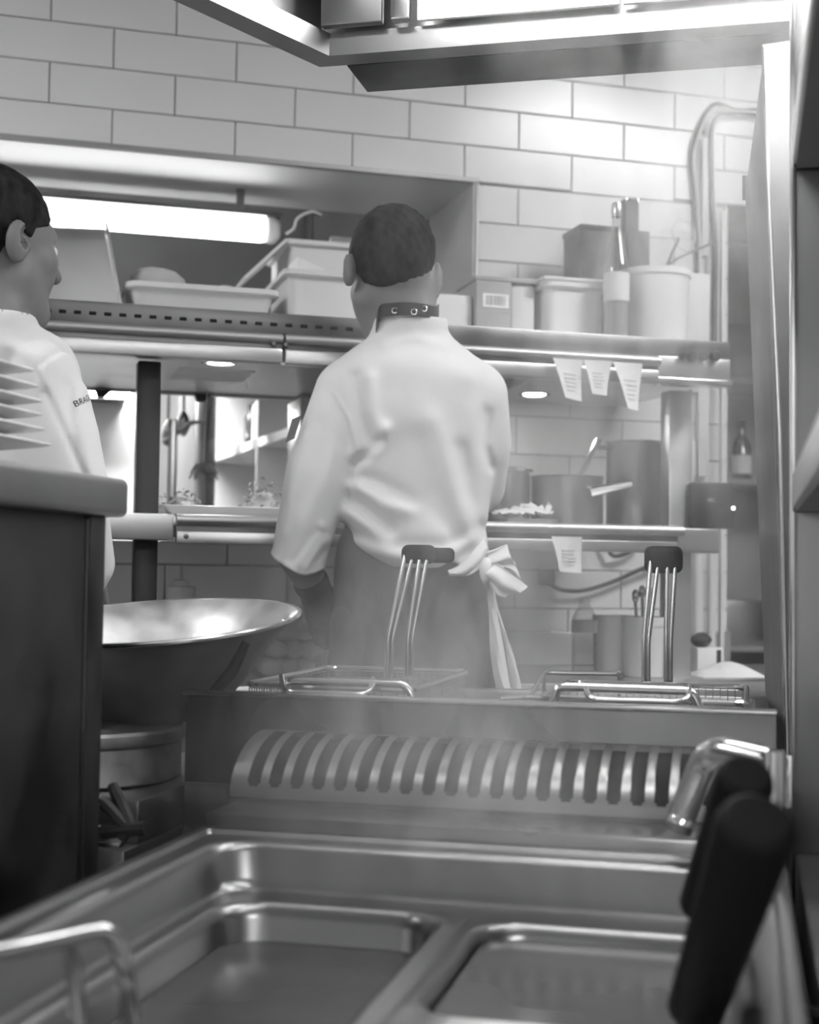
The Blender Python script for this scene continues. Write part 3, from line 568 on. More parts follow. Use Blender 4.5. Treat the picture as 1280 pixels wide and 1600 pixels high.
for s_ in (-1, 1): MB(WM).tube(fil([(u + s_ * r * .98, -.35, SL + h * .93), (u + s_ * r * 1.4, -.35, SL + h * .93), (u + s_ * r * 1.4, -.31, SL + h * .93), (u + s_ * r * .98, -.31, SL + h * .93)], .01), .004).build('handle', 'steel', t)
# crumpled paper on a dark tray
ua, ub = wq(772, 805, -.53)[0], wq(858, 805, -.53)[0]
tt = wthing('serving_tray', 'small dark tray on the lower tier in front of the pots', 'tray', (ua + ub) / 2, -.53, SL); MB(WM).loft([rrect(ua, ub, -.585, -.48, .02, SL + .001), rrect(ua - .008, ub + .008, -.592, -.472, .024, SL + .012), rrect(ua - .004, ub + .004, -.588, -.476, .022, SL + .012), rrect(ua + .004, ub - .004, -.58, -.484, .018, SL + .004)]).build('body', 'steel_dark', tt)
def crumple(name, label, u0, u1, v0, v1, z0, h, m, seed):
    rg = random.Random(seed); n = 12; g = [[rg.random() for _ in range(n + 1)] for _ in range(n + 1)]
    MB(WM).sheet(lambda a, b: (u0 + (u1 - u0) * a + .01 * (g[int(b * n)][int(a * n)] - .5), v0 + (v1 - v0) * b + .012 * (g[int(a * n)][int(b * n)] - .5), z0 + h * (.15 + .85 * g[int(a * n)][int(b * n)] * math.sin(math.pi * (.1 + .8 * b)) * (.35 + .65 * a))), n, n, .0008).build(name, m, None, 20, label, 'paper')
crumple('crumpled_paper', 'crumpled white paper lying on the small dark tray', ua + .006, ub - .004, -.57, -.49, SL + .014, .05, 'paper', 3)
# plates of salad under the spot
ua, ub = wq(247, 795, -.45)[0], wq(450, 795, -.45)[0]
sq = wthing('serving_platter', 'long white rectangular platter on the lower tier left of the cook', 'platter', (ua + ub) / 2, -.42, SL)
MB(WM).loft([rrect(ua + .025, ub, -.50, -.32, .01, SL + .001), rrect(ua + .02, ub, -.505, -.315, .01, SL + .006), rrect(ua, ub + .02, -.53, -.29, .012, SL + .024), rrect(ua + .003, ub + .017, -.527, -.293, .012, SL + .026), rrect(ua + .03, ub - .01, -.50, -.32, .01, SL + .012)]).build('body', 'ceramic', sq)
def salad(name, label, u, v, z, r, h, seed, n=46):
    rg = random.Random(seed); t = wthing(name, label, 'salad', u, v, z)
    for m_, cnt in (('leaf', n), ('leaf_pale', 3 * n)):
        b = MB(WM)
        for k in range(cnt):
            a = rg.uniform(0, 6.28); q = r * math.sqrt(rg.random()); zz = z + .004 + h * rg.random() * (1 - .75 * (q / r) ** 2); L_ = rg.uniform(.007, .018); w_ = rg.uniform(.002, .005); d = rg.uniform(0, 6.28); up = rg.uniform(-.3, .9) * L_
            x0, y0 = u + q * math.cos(a), v + q * math.sin(a) * .8; dx, dy = math.cos(d), math.sin(d)
            b.raw([(x0, y0, zz), (x0 + dx * L_ * .5 - dy * w_, y0 + dy * L_ * .5 + dx * w_, zz + up * .7), (x0 + dx * L_, y0 + dy * L_, zz + up * .8), (x0 + dx * L_ * .5 + dy * w_, y0 + dy * L_ * .5 - dx * w_, zz + up * .7 + .002)], [(0, 1, 2, 3)])
        b.build('dark_leaves' if m_ == 'leaf' else 'pale_leaves', m_, t, 0, kind='stuff')
    b = MB(WM)
    b.lathe([(r * .75, 0), (r * .6, h * .3), (r * .3, h * .55), (.002, h * .62)], 18, Matrix.Translation((u, v, z + .003))).build('mound', 'leaf_pale', t)
u, _ = wq(283, 780, -.42); salad('leaf_salad', 'small heap of leaf salad at the left end of the platter', u, -.42, SL + .013, .052, .05, 5)
u, _ = wq(413, 770, -.42); salad('leaf_salad', 'taller heap of leaf salad beside the cook\'s sleeve', u, -.42, SL + .013, .06, .085, 8, 70)
u, _ = wq(318, 735, .12)
hb = wthing('herb_bunch', 'small bunch of herbs hanging on a string inside the hatch', 'herbs', u, .12, wq(318, 735, .12)[1]); zt = wq(318, 735, .12)[1]
MB(WM).tube([(u + .006, .12, 1.598), (u, .12, zt + .02)], .0012, 5).build('string', 'cable_pale', hb)
b = MB(WM); rg = random.Random(4)
for k in range(60):
    a = rg.uniform(0, 6.28); L_ = rg.uniform(.03, .06); x1_, y1_ = u + L_ * .7 * math.cos(a), .12 + L_ * .6 * math.sin(a); z1_ = zt - L_ * rg.uniform(.1, .6); b.tube([(u, .12, zt + .02), ((u + x1_) / 2, (.12 + y1_) / 2, zt + .016), (x1_, y1_, z1_)], [.0012, .003, .0008], 4)
b.build('sprigs', 'leaf', hb, 0, kind='stuff')
# order terminal on the end bracket
v = -.52; a0, b0 = wq(1081, 752, v), wq(1150, 826, v)
tm = wthing('order_terminal', 'black order terminal with a small white light at the end of the lower tier', 'terminal', (a0[0] + b0[0]) / 2, v, b0[1])
MB(WM).box((a0[0], v, b0[1]), (b0[0], v + .035, a0[1]), .008, 3).build('case', 'black', tm)
MB(WM).box(((a0[0] + b0[0]) / 2 - .015, v + .01, b0[1] - .012), ((a0[0] + b0[0]) / 2 + .02, v + .03, b0[1] + .002), .002).build('mount', 'black', tm)
u, z = wq(1146, 794, v); MB(WM).lathe([(.0045, 0), (.004, .002), (.001, .003)], 14, Matrix.Translation((u, v, z)) @ Matrix.Rotation(math.pi / 2, 4, 'X')).build('indicator', 'glow_led', tm)
vs, fs = text_mesh('FEC', .012); u, z = wq(1106, 784, v); q = MB(WM); q.raw([(u + p[0], v - .0008, z + p[1]) for p in vs], fs); q.build('lettering', 'paper', tm, 0)

# ================================================================== WORK TABLE UNDER THE PASS
TT = .883
wt = wthing('work_table', 'stainless work table running along the wall below the pass', 'table', .3, -.3, 0)
MB(WM).box((-.95, -.62, TT - .035), (1.55, -.012, TT), .004).build('table_top', 'steel_soft', wt); MB(WM).box((-.95, -.03, TT), (DU0, -.012, TT + .09), .003).build('upstand', 'steel_soft', wt)
for u in (-.9, .3, 1.48):
    for v in (-.58, -.08): MB(WM).box((u, v, 0), (u + .04, v + .04, TT - .035), .004).build('leg', 'steel', wt)
MB(WM).box((-.93, -.6, .2), (1.53, -.05, .22), .003).build('undershelf', 'steel', wt)
def bucket(label, x0, x1, yt, v):
    ua, ub = wq(x0, 1040, v)[0], wq(x1, 1040, v)[0]; u, r = (ua + ub) / 2, (ub - ua) / 2; h = wq((x0 + x1) / 2, yt, v)[1] - TT; t = wthing('utensil_bucket', label, 'bucket', u, v, TT, 'white buckets on the work table'); T = Matrix.Translation((u, v, TT + .001))
    MB(WM).lathe([(r * .86, 0), (r * .9, .006), (r * .97, h - .022), (r, h - .022), (r, h), (r * .95, h), (r * .92, h - .024), (r * .85, .01)], 36, T).build('body', 'white_plastic', t); return u, r, h
bucket('white plastic bucket next to the water bottle', 928, 990, 962, -.36); u, r, h = bucket('white plastic bucket holding upright utensils', 974, 1042, 964, -.44)
for k, (dx, l_) in enumerate(((-.022, .062), (-.004, .072), (.014, .07))):
    t = wthing('steel_utensil', ('shortest steel utensil at the left of the white bucket', 'steel utensil in the middle of the white bucket', 'steel utensil at the right of the white bucket')[k], 'utensil', u + dx, -.44, TT + .02, 'utensils in the white bucket')
    MB(WM).tube([(u + dx * .7, -.44, TT + .02), (u + dx, -.43, TT + h + l_ - .02)], .004).build('shaft', 'steel', t)
    MB(WM).lathe([(.003, -.02), (.008, -.012), (.009, 0), (.006, .009), (.002, .012)], 14, Matrix.Translation((u + dx, -.43, TT + h + l_ - .008))).build('handle_end', 'steel_bright', t)
v = -.40; u = wq(913, 1040, v)[0]; h = wq(913, 936, v)[1] - TT; r = .031; wbt = wthing('water_bottle', 'clear ribbed plastic water bottle on the work table', 'bottle', u, v, TT); T = Matrix.Translation((u, v, TT + .001))
prof = [(r * .8, 0), (r, .006)] + [(r * (1 - .06 * (k % 2)), .012 + k * .0105) for k in range(10)] + [(r, h * .66), (r, h * .72), (r * .75, h * .83), (r * .42, h * .91), (r * .4, h * .95)]
MB(WM).lathe(prof, 28, T).build('body', 'clear_plastic', wbt); MB(WM).lathe([(r * .45, h * .94), (r * .45, h)], 20, T).build('cap', 'white_plastic', wbt); MB(WM).lathe([(r * 1.02, h * .56), (r * 1.02, h * .72)], 28, T, False, False).build('paper_label', 'cardboard', wbt)
u, z = wq(853, 902, -.012); so = wthing('power_plug', 'black plug in a wall socket below the lower tier', 'plug', u, -.02, z - .02); MB(WM).box((u - .022, -.03, z - .022), (u + .022, -.0095, z + .022), .006).build('socket', 'black', so); MB(WM).lathe([(.016, 0), (.014, .022)], 18, Matrix.Translation((u, -.03, z)) @ Matrix.Rotation(math.pi / 2, 4, 'X')).build('plug_head', 'black', so)
wcable('plug_cable', 'black cable sagging from the wall plug to the pass post', [(858, 912), (880, 922), (915, 922), (960, 908), (1000, 890), (1030, 880)], .006, 'cable', -.035); wcable('spare_cable', 'short black cable looped under the lower tier', [(945, 845), (958, 868), (985, 862), (1000, 850)], .006, 'cable', -.035)
v = -.3; u = wq(282, 930, v)[0]; zt = wq(282, 885, v)[1]; h = zt - TT
sb = wthing('squeeze_bottle', 'pale squeeze bottle with a pointed nozzle behind the big wok', 'bottle', u, v, TT); T = Matrix.Translation((u, v, TT + .001)); MB(WM).lathe([(.03, 0), (.034, .006), (.034, h - .065), (.03, h - .055)], 28, T).build('body', 'tub_plastic', sb); MB(WM).lathe([(.035, h - .066), (.035, h - .048), (.022, h - .046), (.02, h - .034), (.006, h - .03), (.003, h)], 28, T).build('nozzle_cap', 'tub_plastic', sb)
u = wq(222, 915, -.3)[0]; zt = wq(222, 905, -.3)[1]; MB(WM).lathe([(.03, 0), (.03, .1), (.012, .13), (.012, zt - TT - .02), (.016, zt - TT - .018), (.016, zt - TT), (.002, zt - TT + .004)], 24, Matrix.Translation((u, -.3, TT + .001))).build('dark_flask', 'wine_glass', None, 38, 'dark bottle with a shiny stopper behind the big wok', 'bottle')
# clear bin of potatoes
v = -.50; ua, ub = wq(425, 1000, v)[0], wq(515, 1000, v)[0]; zt = wq(470, 962, v)[1]
pbn = wthing('potato_bin', 'clear square bin full of potatoes on the work table', 'bin', (ua + ub) / 2, v + .09, TT)
tubshape(MB(WM), ua - .03, ub, v, v + .16, TT + .001, zt, .008, .003, .015, .006).build('body', 'clear_plastic', pbn)
k = 0
for zz in range(3):
    for i in range(3):
        for j in range(2):
            r = (.024 + .004 * random.random(), .021, .019 + .002 * random.random()); blob('potato', 'pale potato lying in the clear bin', 'potato', ua + (ub - ua - .02) * (i + .25 + .35 * (zz % 2)) / 3, v + .035 + .07 * j + .012 * random.random(), TT + .008 + .039 * zz, r, 'potato', 'potatoes in the clear bin', 14)
# cloth, packet and box at the right end
ua, ub = wq(1078, 1048, -.45)[0], wq(1180, 1048, -.45)[0]
MB(WM).sheet(lambda a, b: (ua + (ub - ua) * a, -.52 + .12 * b, TT + .002 + .028 * math.sin(math.pi * min(1, max(0, a))) ** .5 * math.sin(math.pi * b) * (1 + .25 * math.sin(9 * a + 5 * b))), 18, 10, .004).build('folded_cloth', 'towel_cloth', None, 60, 'pale folded cloth lying at the right end of the work table', 'cloth')
u0_, z0_ = wq(1090, 1046, -.33); u1_, z1_ = wq(1130, 1012, -.33)
wb_ = wthing('white_packet', 'small white packet with a dark window behind the folded cloth', 'packet', (u0_ + u1_) / 2, -.33, TT); MB(WM).box((u0_, -.33, TT + .001), (u1_, -.27, z1_), .003).build('body', 'paper', wb_); MB(WM).box((u1_ - .018, -.3315, TT + .02), (u1_ - .006, -.329, z1_ - .006)).build('window', 'black', wb_)
blob('black_rag', 'crumpled black rag on top of the white packet', 'rag', (u0_ + u1_) / 2 - .012, -.3, z1_, (.028, .03, .018), 'black')
u0_ = wq(1100, 900, -.06)[0]
for k, (x, r_, lab) in enumerate(((1090, .016, 'left of two white upright pipes below the terminal'), (1112, .012, 'right of two white upright pipes below the terminal'))):
    u = wq(x, 950, -.06)[0]; MB(WM).lathe([(r_, 0), (r_, .33)], 18, Matrix.Translation((u, -.06, TT + .002))).build('waste_pipe', 'pipe', None, 38, lab, 'pipe')
# wall bracket strip right of the tickets
a0, b0 = wq(1081, 595, -.03), wq(1108, 745, -.03); br = wthing('bracket_strip', 'pale notched bracket strip on the wall above the terminal', 'bracket', a0[0], -.03, b0[1])
MB(WM).box((a0[0] + .022, -.03, b0[1]), (b0[0], -.0095, a0[1]), .002).build('upright', 'pipe', br); MB(WM).box((a0[0], -.03, a0[1] - .03), (a0[0] + .03, -.0095, a0[1]), .002).build('hook_plate', 'pipe', br); MB(WM).box((a0[0], -.03, b0[1]), (a0[0] + .014, -.0095, b0[1] + .1), .002).build('side_plate', 'pipe', br)
# ---- seen through the doorway
v = HD + .45; uu = DU0 - .1
rs = wthing('corridor_rack', 'grey shelf rack standing in the corridor behind the doorway', 'rack', uu + .3, v, 0)
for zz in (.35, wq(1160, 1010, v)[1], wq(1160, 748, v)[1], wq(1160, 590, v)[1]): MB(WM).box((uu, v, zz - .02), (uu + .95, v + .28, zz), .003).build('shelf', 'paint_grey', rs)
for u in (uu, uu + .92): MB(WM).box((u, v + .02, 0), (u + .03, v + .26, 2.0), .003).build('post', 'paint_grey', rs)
z = wq(1160, 590, v)[1]; u = wq(1150, 500, v)[0]; MB(WM).box((u - .03, v + .02, z + .001), (u + .16, v + .2, z + .2), .01).build('dark_crate', 'steel_dark', None, 38, 'dark crate on the upper corridor shelf', 'crate')
z = wq(1160, 748, v)[1]; u = wq(1172, 700, v)[0]; db = wthing('dark_bottle', 'dark bottle with a white label on the corridor shelf', 'bottle', u, v + .06, z); T = Matrix.Translation((u, v + .06, z + .001))
MB(WM).lathe([(.03, 0), (.034, .005), (.034, .12), (.013, .16), (.013, .2), (.015, .2), (.015, .215)], 24, T).build('body', 'wine_glass', db); MB(WM).lathe([(.0345, .02), (.0345, .085)], 24, T, False, False).build('paper_label', 'paper', db)
z = wq(1160, 1010, v)[1]; u = wq(1150, 960, v)[0]; MB(WM).box((u - .05, v + .03, z + .001), (u + .2, v + .22, z + .16), .006).build('steel_bin', 'steel_soft', None, 38, 'steel bin on the lower corridor shelf', 'bin')

# ================================================================== EXTRACTION HOOD over the cooking island
HZ = 1.95
hd = thing('extraction_hood', 'large stainless extraction hood with a lit interior above the fryers', 'hood', (-.2, 1.0, HZ))
A_, B_, C_, D_ = np.array([-.684, 2.176]), np.array([1.15, 2.176]), np.array([1.15, .75]), np.array([-.684 - .13 * 4.72, 2.176 - .302 * 4.72])
def inset(poly, d):
    n = len(poly); out = []
    for i in range(n):
        p0, p1, p2 = poly[i - 1], poly[i], poly[(i + 1) % n]; e1 = (p1 - p0) / np.linalg.norm(p1 - p0); e2 = (p2 - p1) / np.linalg.norm(p2 - p1)
        n1 = np.array([e1[1], -e1[0]]); n2 = np.array([e2[1], -e2[0]]); m = n1 + n2; m /= (1 + n1 @ n2); out.append(p1 + m * d)
    return out
PG = [A_, B_, C_, D_]; ins = lambda d, z: [(p[0], p[1], z) for p in inset(PG, d)]
MB().loft([ins(0, HZ + .012), ins(0, HZ), ins(.045, HZ), ins(.047, HZ + .036), ins(.044, HZ + .036), ins(.042, HZ + .006), ins(.004, HZ + .006), ins(.004, HZ + .012)], False, False, True).build('gutter', 'steel', hd, 20)
MB().loft([ins(0, HZ + .012), ins(.006, HZ + .3), ins(.35, HZ + .75), ins(.352, HZ + .74), ins(.012, HZ + .295), ins(.006, HZ + .012)], False, False, True).build('canopy', 'steel', hd, 20)
MB().loft([ins(.35, HZ + .74), ins(.35, HZ + .76)]).build('crown_plate', 'steel_soft', hd, 20)
MB().loft([ins(.55, HZ + .76), ins(.55, HZ + .998)]).build('duct', 'steel', hd, 20)
MB().box((-.64, 2.182, HZ + .001), (1.15, 2.312, HZ + .013), .002).build('rear_flange', 'cabinet_dark', hd)
MB().box((-.66, 2.10, HZ + .037), (-.56, 2.118, HZ + .28), .003).build('filter_frame', 'steel', hd); MB().box((-.545, 2.095, HZ + .037), (-.515, 2.118, HZ + .28), .003).build('filter_frame', 'steel_bright', hd)
for k in range(5): MB().box((-.505 + k * .32, 2.108, HZ + .037), (-.19 + k * .32, 2.118, HZ + .28), .003).build('filter_panel', 'white_plastic', hd)
ln = MB().box((-.50, 2.045, HZ + .06), (1.05, 2.10, HZ + .15), .012).build('lamp', 'glow_hood', hd)
fill_lamp = MB().box((-.75, 1.22, HZ + .30), (.75, 1.36, HZ + .36), .012).build('lamp', 'fill_hood_front', hd)  # unseen second hood lamp, added for frontal fill
for x in (-.6, .6): MB().tube([(x, 1.29, HZ + .355), (x, 1.29, HZ + .742)], .006).build('fill_lamp_stem', 'steel', hd)
# ================================================================== THE NEAR COOKER (two steaming wells)
pc = thing('pasta_cooker', 'stainless two-well cooker steaming in the foreground', 'cooker', (-.29, 1.2, 0))
X0, X1, YB, ZT, ZD = -.614, .041, 1.545, .82, .770
MB().box((X0 + .01, .62, .06), (X1 - .01, 1.75, .52), .004).box((X0 + .004, .62, .52), (X0 + .014, 1.75, .80)).box((X1 - .014, .62, .52), (X1 - .004, 1.75, .80)).box((X0 + .01, .62, .52), (X1 - .01, .632, .80)).build('body', 'steel', pc)
for x in (X0 + .05, X1 - .05):
    for y in (.68, 1.68): MB().lathe([(.02, 0), (.02, .06)], 16, Matrix.Translation((x, y, .001))).build('leg', 'steel', pc)
R_ = lambda d, z, r=.004, a=X0, b=X1, c=.62, e=YB: rrect(a + d, b - d, c + d, e - d, r, z)
MB().loft([R_(0, .79), R_(0, ZT + .004), R_(.004, ZT + .007), R_(.012, ZT + .006), R_(.016, ZT + .001), R_(.034, ZT, .045), R_(.040, ZT - .003, .045), R_(.044, ZT - .010, .045), R_(.047, ZD + .012, .045), R_(.052, ZD + .003, .045), R_(.06, ZD, .045)], False, False).build('top_recess', 'steel', pc)
def well(x0, x1, y0, y1, sx0, sx1, zb, zw):
    S = lambda d, z, r=.045: rrect(x0 + d, x1 - d, y0 + d, y1 - d, r, z)
    w = MB().loft([rrect(sx0, sx1, .655, 1.505, .0005, ZD + .0005), S(-.010, ZD + .0005), S(-.005, ZD + .004), S(.0, ZD + .005), S(.006, ZD + .001), S(.010, ZD - .01), S(.014, zb + .03), S(.03, zb, .03)], False, True).build('well', 'steel', pc)
    MB().loft([S(.0125, zw - .002), S(.0125, zw)]).build('water', 'water', w)
well(-.535, -.292, .76, 1.42, -.576, -.278, .58, .738); well(-.262, .002, 1.095, 1.405, -.278, .004, .58, .7625)
MB().box((X0 + .006, YB - .004, ZT - .02), (X1, 1.642, .842), .004).build('riser', 'steel', pc)
# slotted vent cover
gx0, gx1, pitch, ns = -.613, .018, .0272, 22; NC, NR = 10, 30
def gpt(x, t, off=0.0): a = math.radians(90 * t); return (x, 1.632 + off + (.122 - off) * (1 - math.cos(a)), .846 + (.070 - off) * math.sin(a))
g = MB(); sx = gx0 + .016; xs = [gx0]
for i in range(ns): xs += [sx + i * pitch + pitch * k / NC for k in range(NC)]
xs += [sx + ns * pitch, gx1]; ts = [k / NR for k in range(NR + 1)]
def open_(x, t):
    q = (x - sx) / pitch; i = math.floor(q)
    if i < 0 or i >= ns: return False
    xx = (q - i - .5) * pitch; hw = .0085; L0, L1 = .13, .94; yy = t * .15
    if abs(xx) > hw: return False
    c0, c1 = L0 * .15 + hw, L1 * .15 - hw; yc = min(max(yy, c0), c1); return xx * xx + (yy - yc) ** 2 < hw * hw
vv = {}
for i in range(len(xs) - 1):
    for j in range(NR):
        if open_((xs[i] + xs[i + 1]) / 2, (ts[j] + ts[j + 1]) / 2): continue
        f = []
        for a, b in ((i, j), (i + 1, j), (i + 1, j + 1), (i, j + 1)):
            if (a, b) not in vv: vv[(a, b)] = g.bm.verts.new(V(gpt(xs[a], ts[b])))
            f.append(vv[(a, b)])
        g.bm.faces.new(f)
bmesh.ops.solidify(g.bm, geom=list(g.bm.faces), thickness=.0015)
g.build('vent_cover', 'steel_soft', pc)
MB().loft([[gpt(gx0 + .004, t) for t in np.linspace(0, 1, 12)] + [(gx0 + .004, 1.755, .846)], [gpt(gx0 + .001, t) for t in np.linspace(0, 1, 12)] + [(gx0 + .001, 1.755, .846)]]).build('vent_end', 'steel_soft', pc)
MB().loft([[gpt(x, t, .009) for t in np.linspace(0, 1, 12)] + [(x, 1.756, .85)] for x in (gx0 + .008, gx1 - .004)]).build('vent_shade', 'dark_hole', pc)  # near-black sheet put in for the shade inside the vent
MB().box((gx0, 1.63, .84), (gx1, 1.755, .847)).build('vent_floor', 'steel_dark', pc)
MB().box((-.725, 1.760, .60), (.035, 1.768, .960), .001).build('backsplash', 'splash_steel', pc)
MB().box((-.726, 1.752, .957), (.036, 1.774, .9635), .002).build('splash_edge', 'steel_bright', pc)
MB().box((-.727, 1.754, .838), (-.62, 1.7598, .842)).build('splash_seam', 'steel_dark', pc)
# bent steel tap behind the grips
pts = [dep(1062, 1290, 1.5), dep(1070, 1265, 1.5), dep(1098, 1195, 1.46), dep(1112, 1180, 1.44), dep(1135, 1176, 1.42), dep(1205, 1192, 1.38)]
tp = thing('swivel_tap', 'bent chrome spout arching over the back right corner of the cooker', 'tap', onz(1205, 1290, .842)); MB().tube(catmull(pts, 5), .0155, 14).build('spout', 'wire', tp)
MB().tube([dep(1059, 1298, 1.5), dep(1064, 1284, 1.5)], .0145, 14).build('nozzle', 'steel_dark', tp); p = dep(1205, 1192, 1.38); MB().tube([p + UP * .012, (p[0], p[1], .845)], .014, 14).build('stem', 'wire', tp)
MB().box(dep(1228, 1262, 1.5) - np.array([0, .006, 0]), dep(1238, 1180, 1.5) + np.array([0, .006, 0]), .002).build('corner_plate', 'steel_bright', pc)

# black basket grips in the right foreground
def grip(label, top, bot, r0, r1, group):
    a, b = np.array(top), np.array(bot); ax = (b - a) / np.linalg.norm(b - a); t = thing('pasta_basket', label, 'basket', (b[0], b[1], .60), 0, group); L_ = np.linalg.norm(b - a)
    pr = [(0, r0 * .72), (.004, r0 * .9), (.012, r0), (L_ * .5, (r0 + r1) / 2), (L_ * .97, r1), (L_, r1 * .8)]; q = Vector(ax).to_track_quat('Z', 'Y').to_matrix().to_4x4(); T = Matrix.Translation(V(a)) @ q
    MB().lathe([(r_, z_) for z_, r_ in pr], 28, T).build('grip', 'rubber', t)
    e = b + ax * .05; k = np.array([e[0] - .02, e[1] + .0, .735]); MB().tube(fil([b - ax * .01, e, k], .02), .006, 10).build('rod', 'wire', t)
    c = Matrix.Translation((k[0] - .03, k[1] + .03, 0)); rr = .058
    MB().tube([(k[0] - .03 + rr * math.cos(x), k[1] + .03 + rr * math.sin(x), .737) for x in np.linspace(0, 2 * math.pi, 29)[:-1]], .003, 8, True).build('rim', 'wire', t)
    MB().lathe([(rr * .98, .735), (rr * .96, .63), (rr * .8, .615), (.002, .612)], 30, c, False, True).build('strainer', 'steel', t)
grip('nearer black-handled pasta basket leaning in the right well', dep(1186, 1278, .93), dep(1085, 1585, 1.06), .0275, .0215, 'pasta baskets in the right well')
grip('farther black-handled pasta basket behind the near grip in the right well', dep(1168, 1208, 1.10), dep(1098, 1420, 1.21), .0235, .021, 'pasta baskets in the right well')
# wire basket handle in the left foreground
wh = thing('wire_basket', 'steel wire basket whose handle loops over the left well', 'basket', onz(120, 1600, .6) * np.array([1, 1, 0]) + UP * .60)
q = lambda x, y, d=1.0: dep(x, y, d)
MB().tube(fil([q(-150, 1512, .9), q(60, 1476, .97), q(178, 1450, 1.0), q(196, 1520, 1.0), q(212, 1680, 1.02)], .03), .0065, 10).build('handle_loop', 'wire', wh); MB().tube([q(108, 1468, .985), q(118, 1530, .99), q(128, 1680, 1.0)], .0062, 10).build('handle_strut', 'wire', wh)
b = onz(160, 1690, .70); cx, cy = -.43, .93
MB().tube([*rrect(-.52, -.31, .80, 1.02, .03, .735)], .004, 8, True).build('rim', 'wire', wh); MB().tube([q(212, 1680, 1.02), np.array([-.40, 1.02, .735])], .0042, 8).build('stay', 'wire', wh); MB().tube([q(128, 1680, 1.0), np.array([-.45, 1.02, .735])], .0042, 8).build('stay', 'wire', wh)
def wire_mesh(mb, x0, x1, y0, y1, z0, z1, st, r):
    for x in np.arange(x0, x1, st):
        for y in (y0, y1): mb.tube([(x, y, z1), (x, y, z0)], r, 4)
        mb.tube([(x, y0, z0), (x, y1, z0)], r, 4)
    for y in np.arange(y0, y1, st):
        for x in (x0, x1): mb.tube([(x, y, z1), (x, y, z0)], r, 4)
        mb.tube([(x0, y, z0), (x1, y, z0)], r, 4)
    for z in np.arange(z0, z1, st): mb.tube([(x0, y0, z), (x1, y0, z), (x1, y1, z), (x0, y1, z)], r, 4, True)
    return mb
wire_mesh(MB(), -.515, -.315, .805, 1.015, .60, .735, .014, .0011).build('mesh', 'wire', wh, kind='stuff')

# ================================================================== THE FAR FRYER with its two baskets
df = thing('deep_fryer', 'stainless deep fryer behind the splash panel, facing the standing cook', 'fryer', (-.35, 2.07, 0))
MB().box((-.715, 1.776, .08), (.03, 2.36, .70), .004).build('body', 'steel', df)
MB().loft([rrect(-.72, .033, 1.776, 2.37, .01, .70), rrect(-.72, .033, 1.776, 2.37, .01, .926), rrect(-.715, .028, 1.781, 2.365, .01, .93), rrect(-.70, .013, 1.80, 2.33, .03, .93), rrect(-.695, .008, 1.805, 2.325, .03, .92), rrect(-.69, .004, 1.81, 2.32, .03, .74)], False, True).build('tank', 'steel', df)
MB().loft([rrect(-.692, .006, 1.808, 2.322, .03, .838), rrect(-.692, .006, 1.808, 2.322, .03, .84)]).build('oil', 'oil', df)
for x in (-.67, -.02):
    for y in (1.83, 2.31): MB().lathe([(.02, 0), (.02, .08)], 16, Matrix.Translation((x, y, .001))).build('leg', 'steel', df)
MB().tube(fil([onY(866, 1100, 1.83), onY(869, 1073, 1.83), onY(1082, 1080, 1.83), onY(1092, 1106, 1.83)], .016), .0065, 12).build('hanging_rail', 'wire', df)
MB().tube(fil([onY(446, 1088, 1.83), onY(450, 1064, 1.83), onY(636, 1069, 1.83), onY(648, 1100, 1.83)], .016), .0055, 12).build('hanging_rail', 'wire', df)
def basket(label, x0, x1, y0, y1, zr, rods, d, hook, gripbox, g2=None):
    t = thing('fryer_basket', label, 'basket', ((x0 + x1) / 2, (y0 + y1) / 2, zr - .115), 0, 'fryer baskets hanging behind the splash panel')
    MB().tube(rrect(x0, x1, y0, y1, .02, zr, 4), .004, 8, True).build('rim', 'wire', t)
    MB().tube([(x0, y0 + .01, zr - .02), (x1, y0 + .01, zr - .02)], .003, 8).build('brace', 'wire', t)
    wire_mesh(MB(), x0 + .004, x1 - .004, y0 + .004, y1 - .004, zr - .11, zr, .0105, .0009).build('mesh', 'wire', t, kind='stuff')
    hx0, hx1, ht, hb = hook
    MB().tube(fil([onY(hx0 - 3, ht, 1.84), onY(hx0 + 2, hb, 1.80), onY(hx1 - 2, hb + 4, 1.80), onY(hx1 + 3, ht + 4, 1.84)], .02), .0042, 10).build('hook', 'wire', t)
    for (xb, yb), (xm, ym), (xt, yt) in rods: MB().tube(fil([dep(xb, yb, d), dep(xm, ym, d), dep(xt, yt, d + .02)], .008), .0036, 10).build('handle_rod', 'wire', t)
    (ga, gb, gc, gd) = gripbox; c = dep((ga + gb) / 2, (gc + gd) / 2, d + .028); w_ = (gb - ga) / FPX * d; h_ = (gd - gc) / FPX * d; rot = Matrix.Rotation(YAW, 3, 'Z')
    gp = MB().box(c - np.array([w_ / 2, .014, h_ / 2]), c + np.array([w_ / 2, .02, h_ / 2]), .011, 4, rot=rot, piv=c).build('grip', 'rubber', t)
    if g2:
        (ga, gb, gc, gd) = g2; c = dep((ga + gb) / 2, (gc + gd) / 2, d + .07); w_ = (gb - ga) / FPX * d; h_ = (gd - gc) / FPX * d
        MB().box(c - np.array([w_ / 2, .04, h_ / 2]), c + np.array([w_ / 2, .02, h_ / 2]), .008, 4, rot=rot, piv=c).build('ribbed_end', 'rubber', gp)
zr = .966; a1 = onz(757, 1056, zr); a0 = onz(660, 1084, zr)
basket('fryer basket with a long upright handle in front of the cook', -.672, -.436, 1.845, 2.235, zr, [((604, 1056), (606, 998), (634, 864)), ((611, 1056), (613, 998), (646, 864)), ((636, 1056), (637, 998), (657, 864)), ((643, 1056), (644, 998), (669, 864))], 2.16, (443, 580, 1057, 1082), (627, 682, 851, 881), (670, 710, 856, 880))
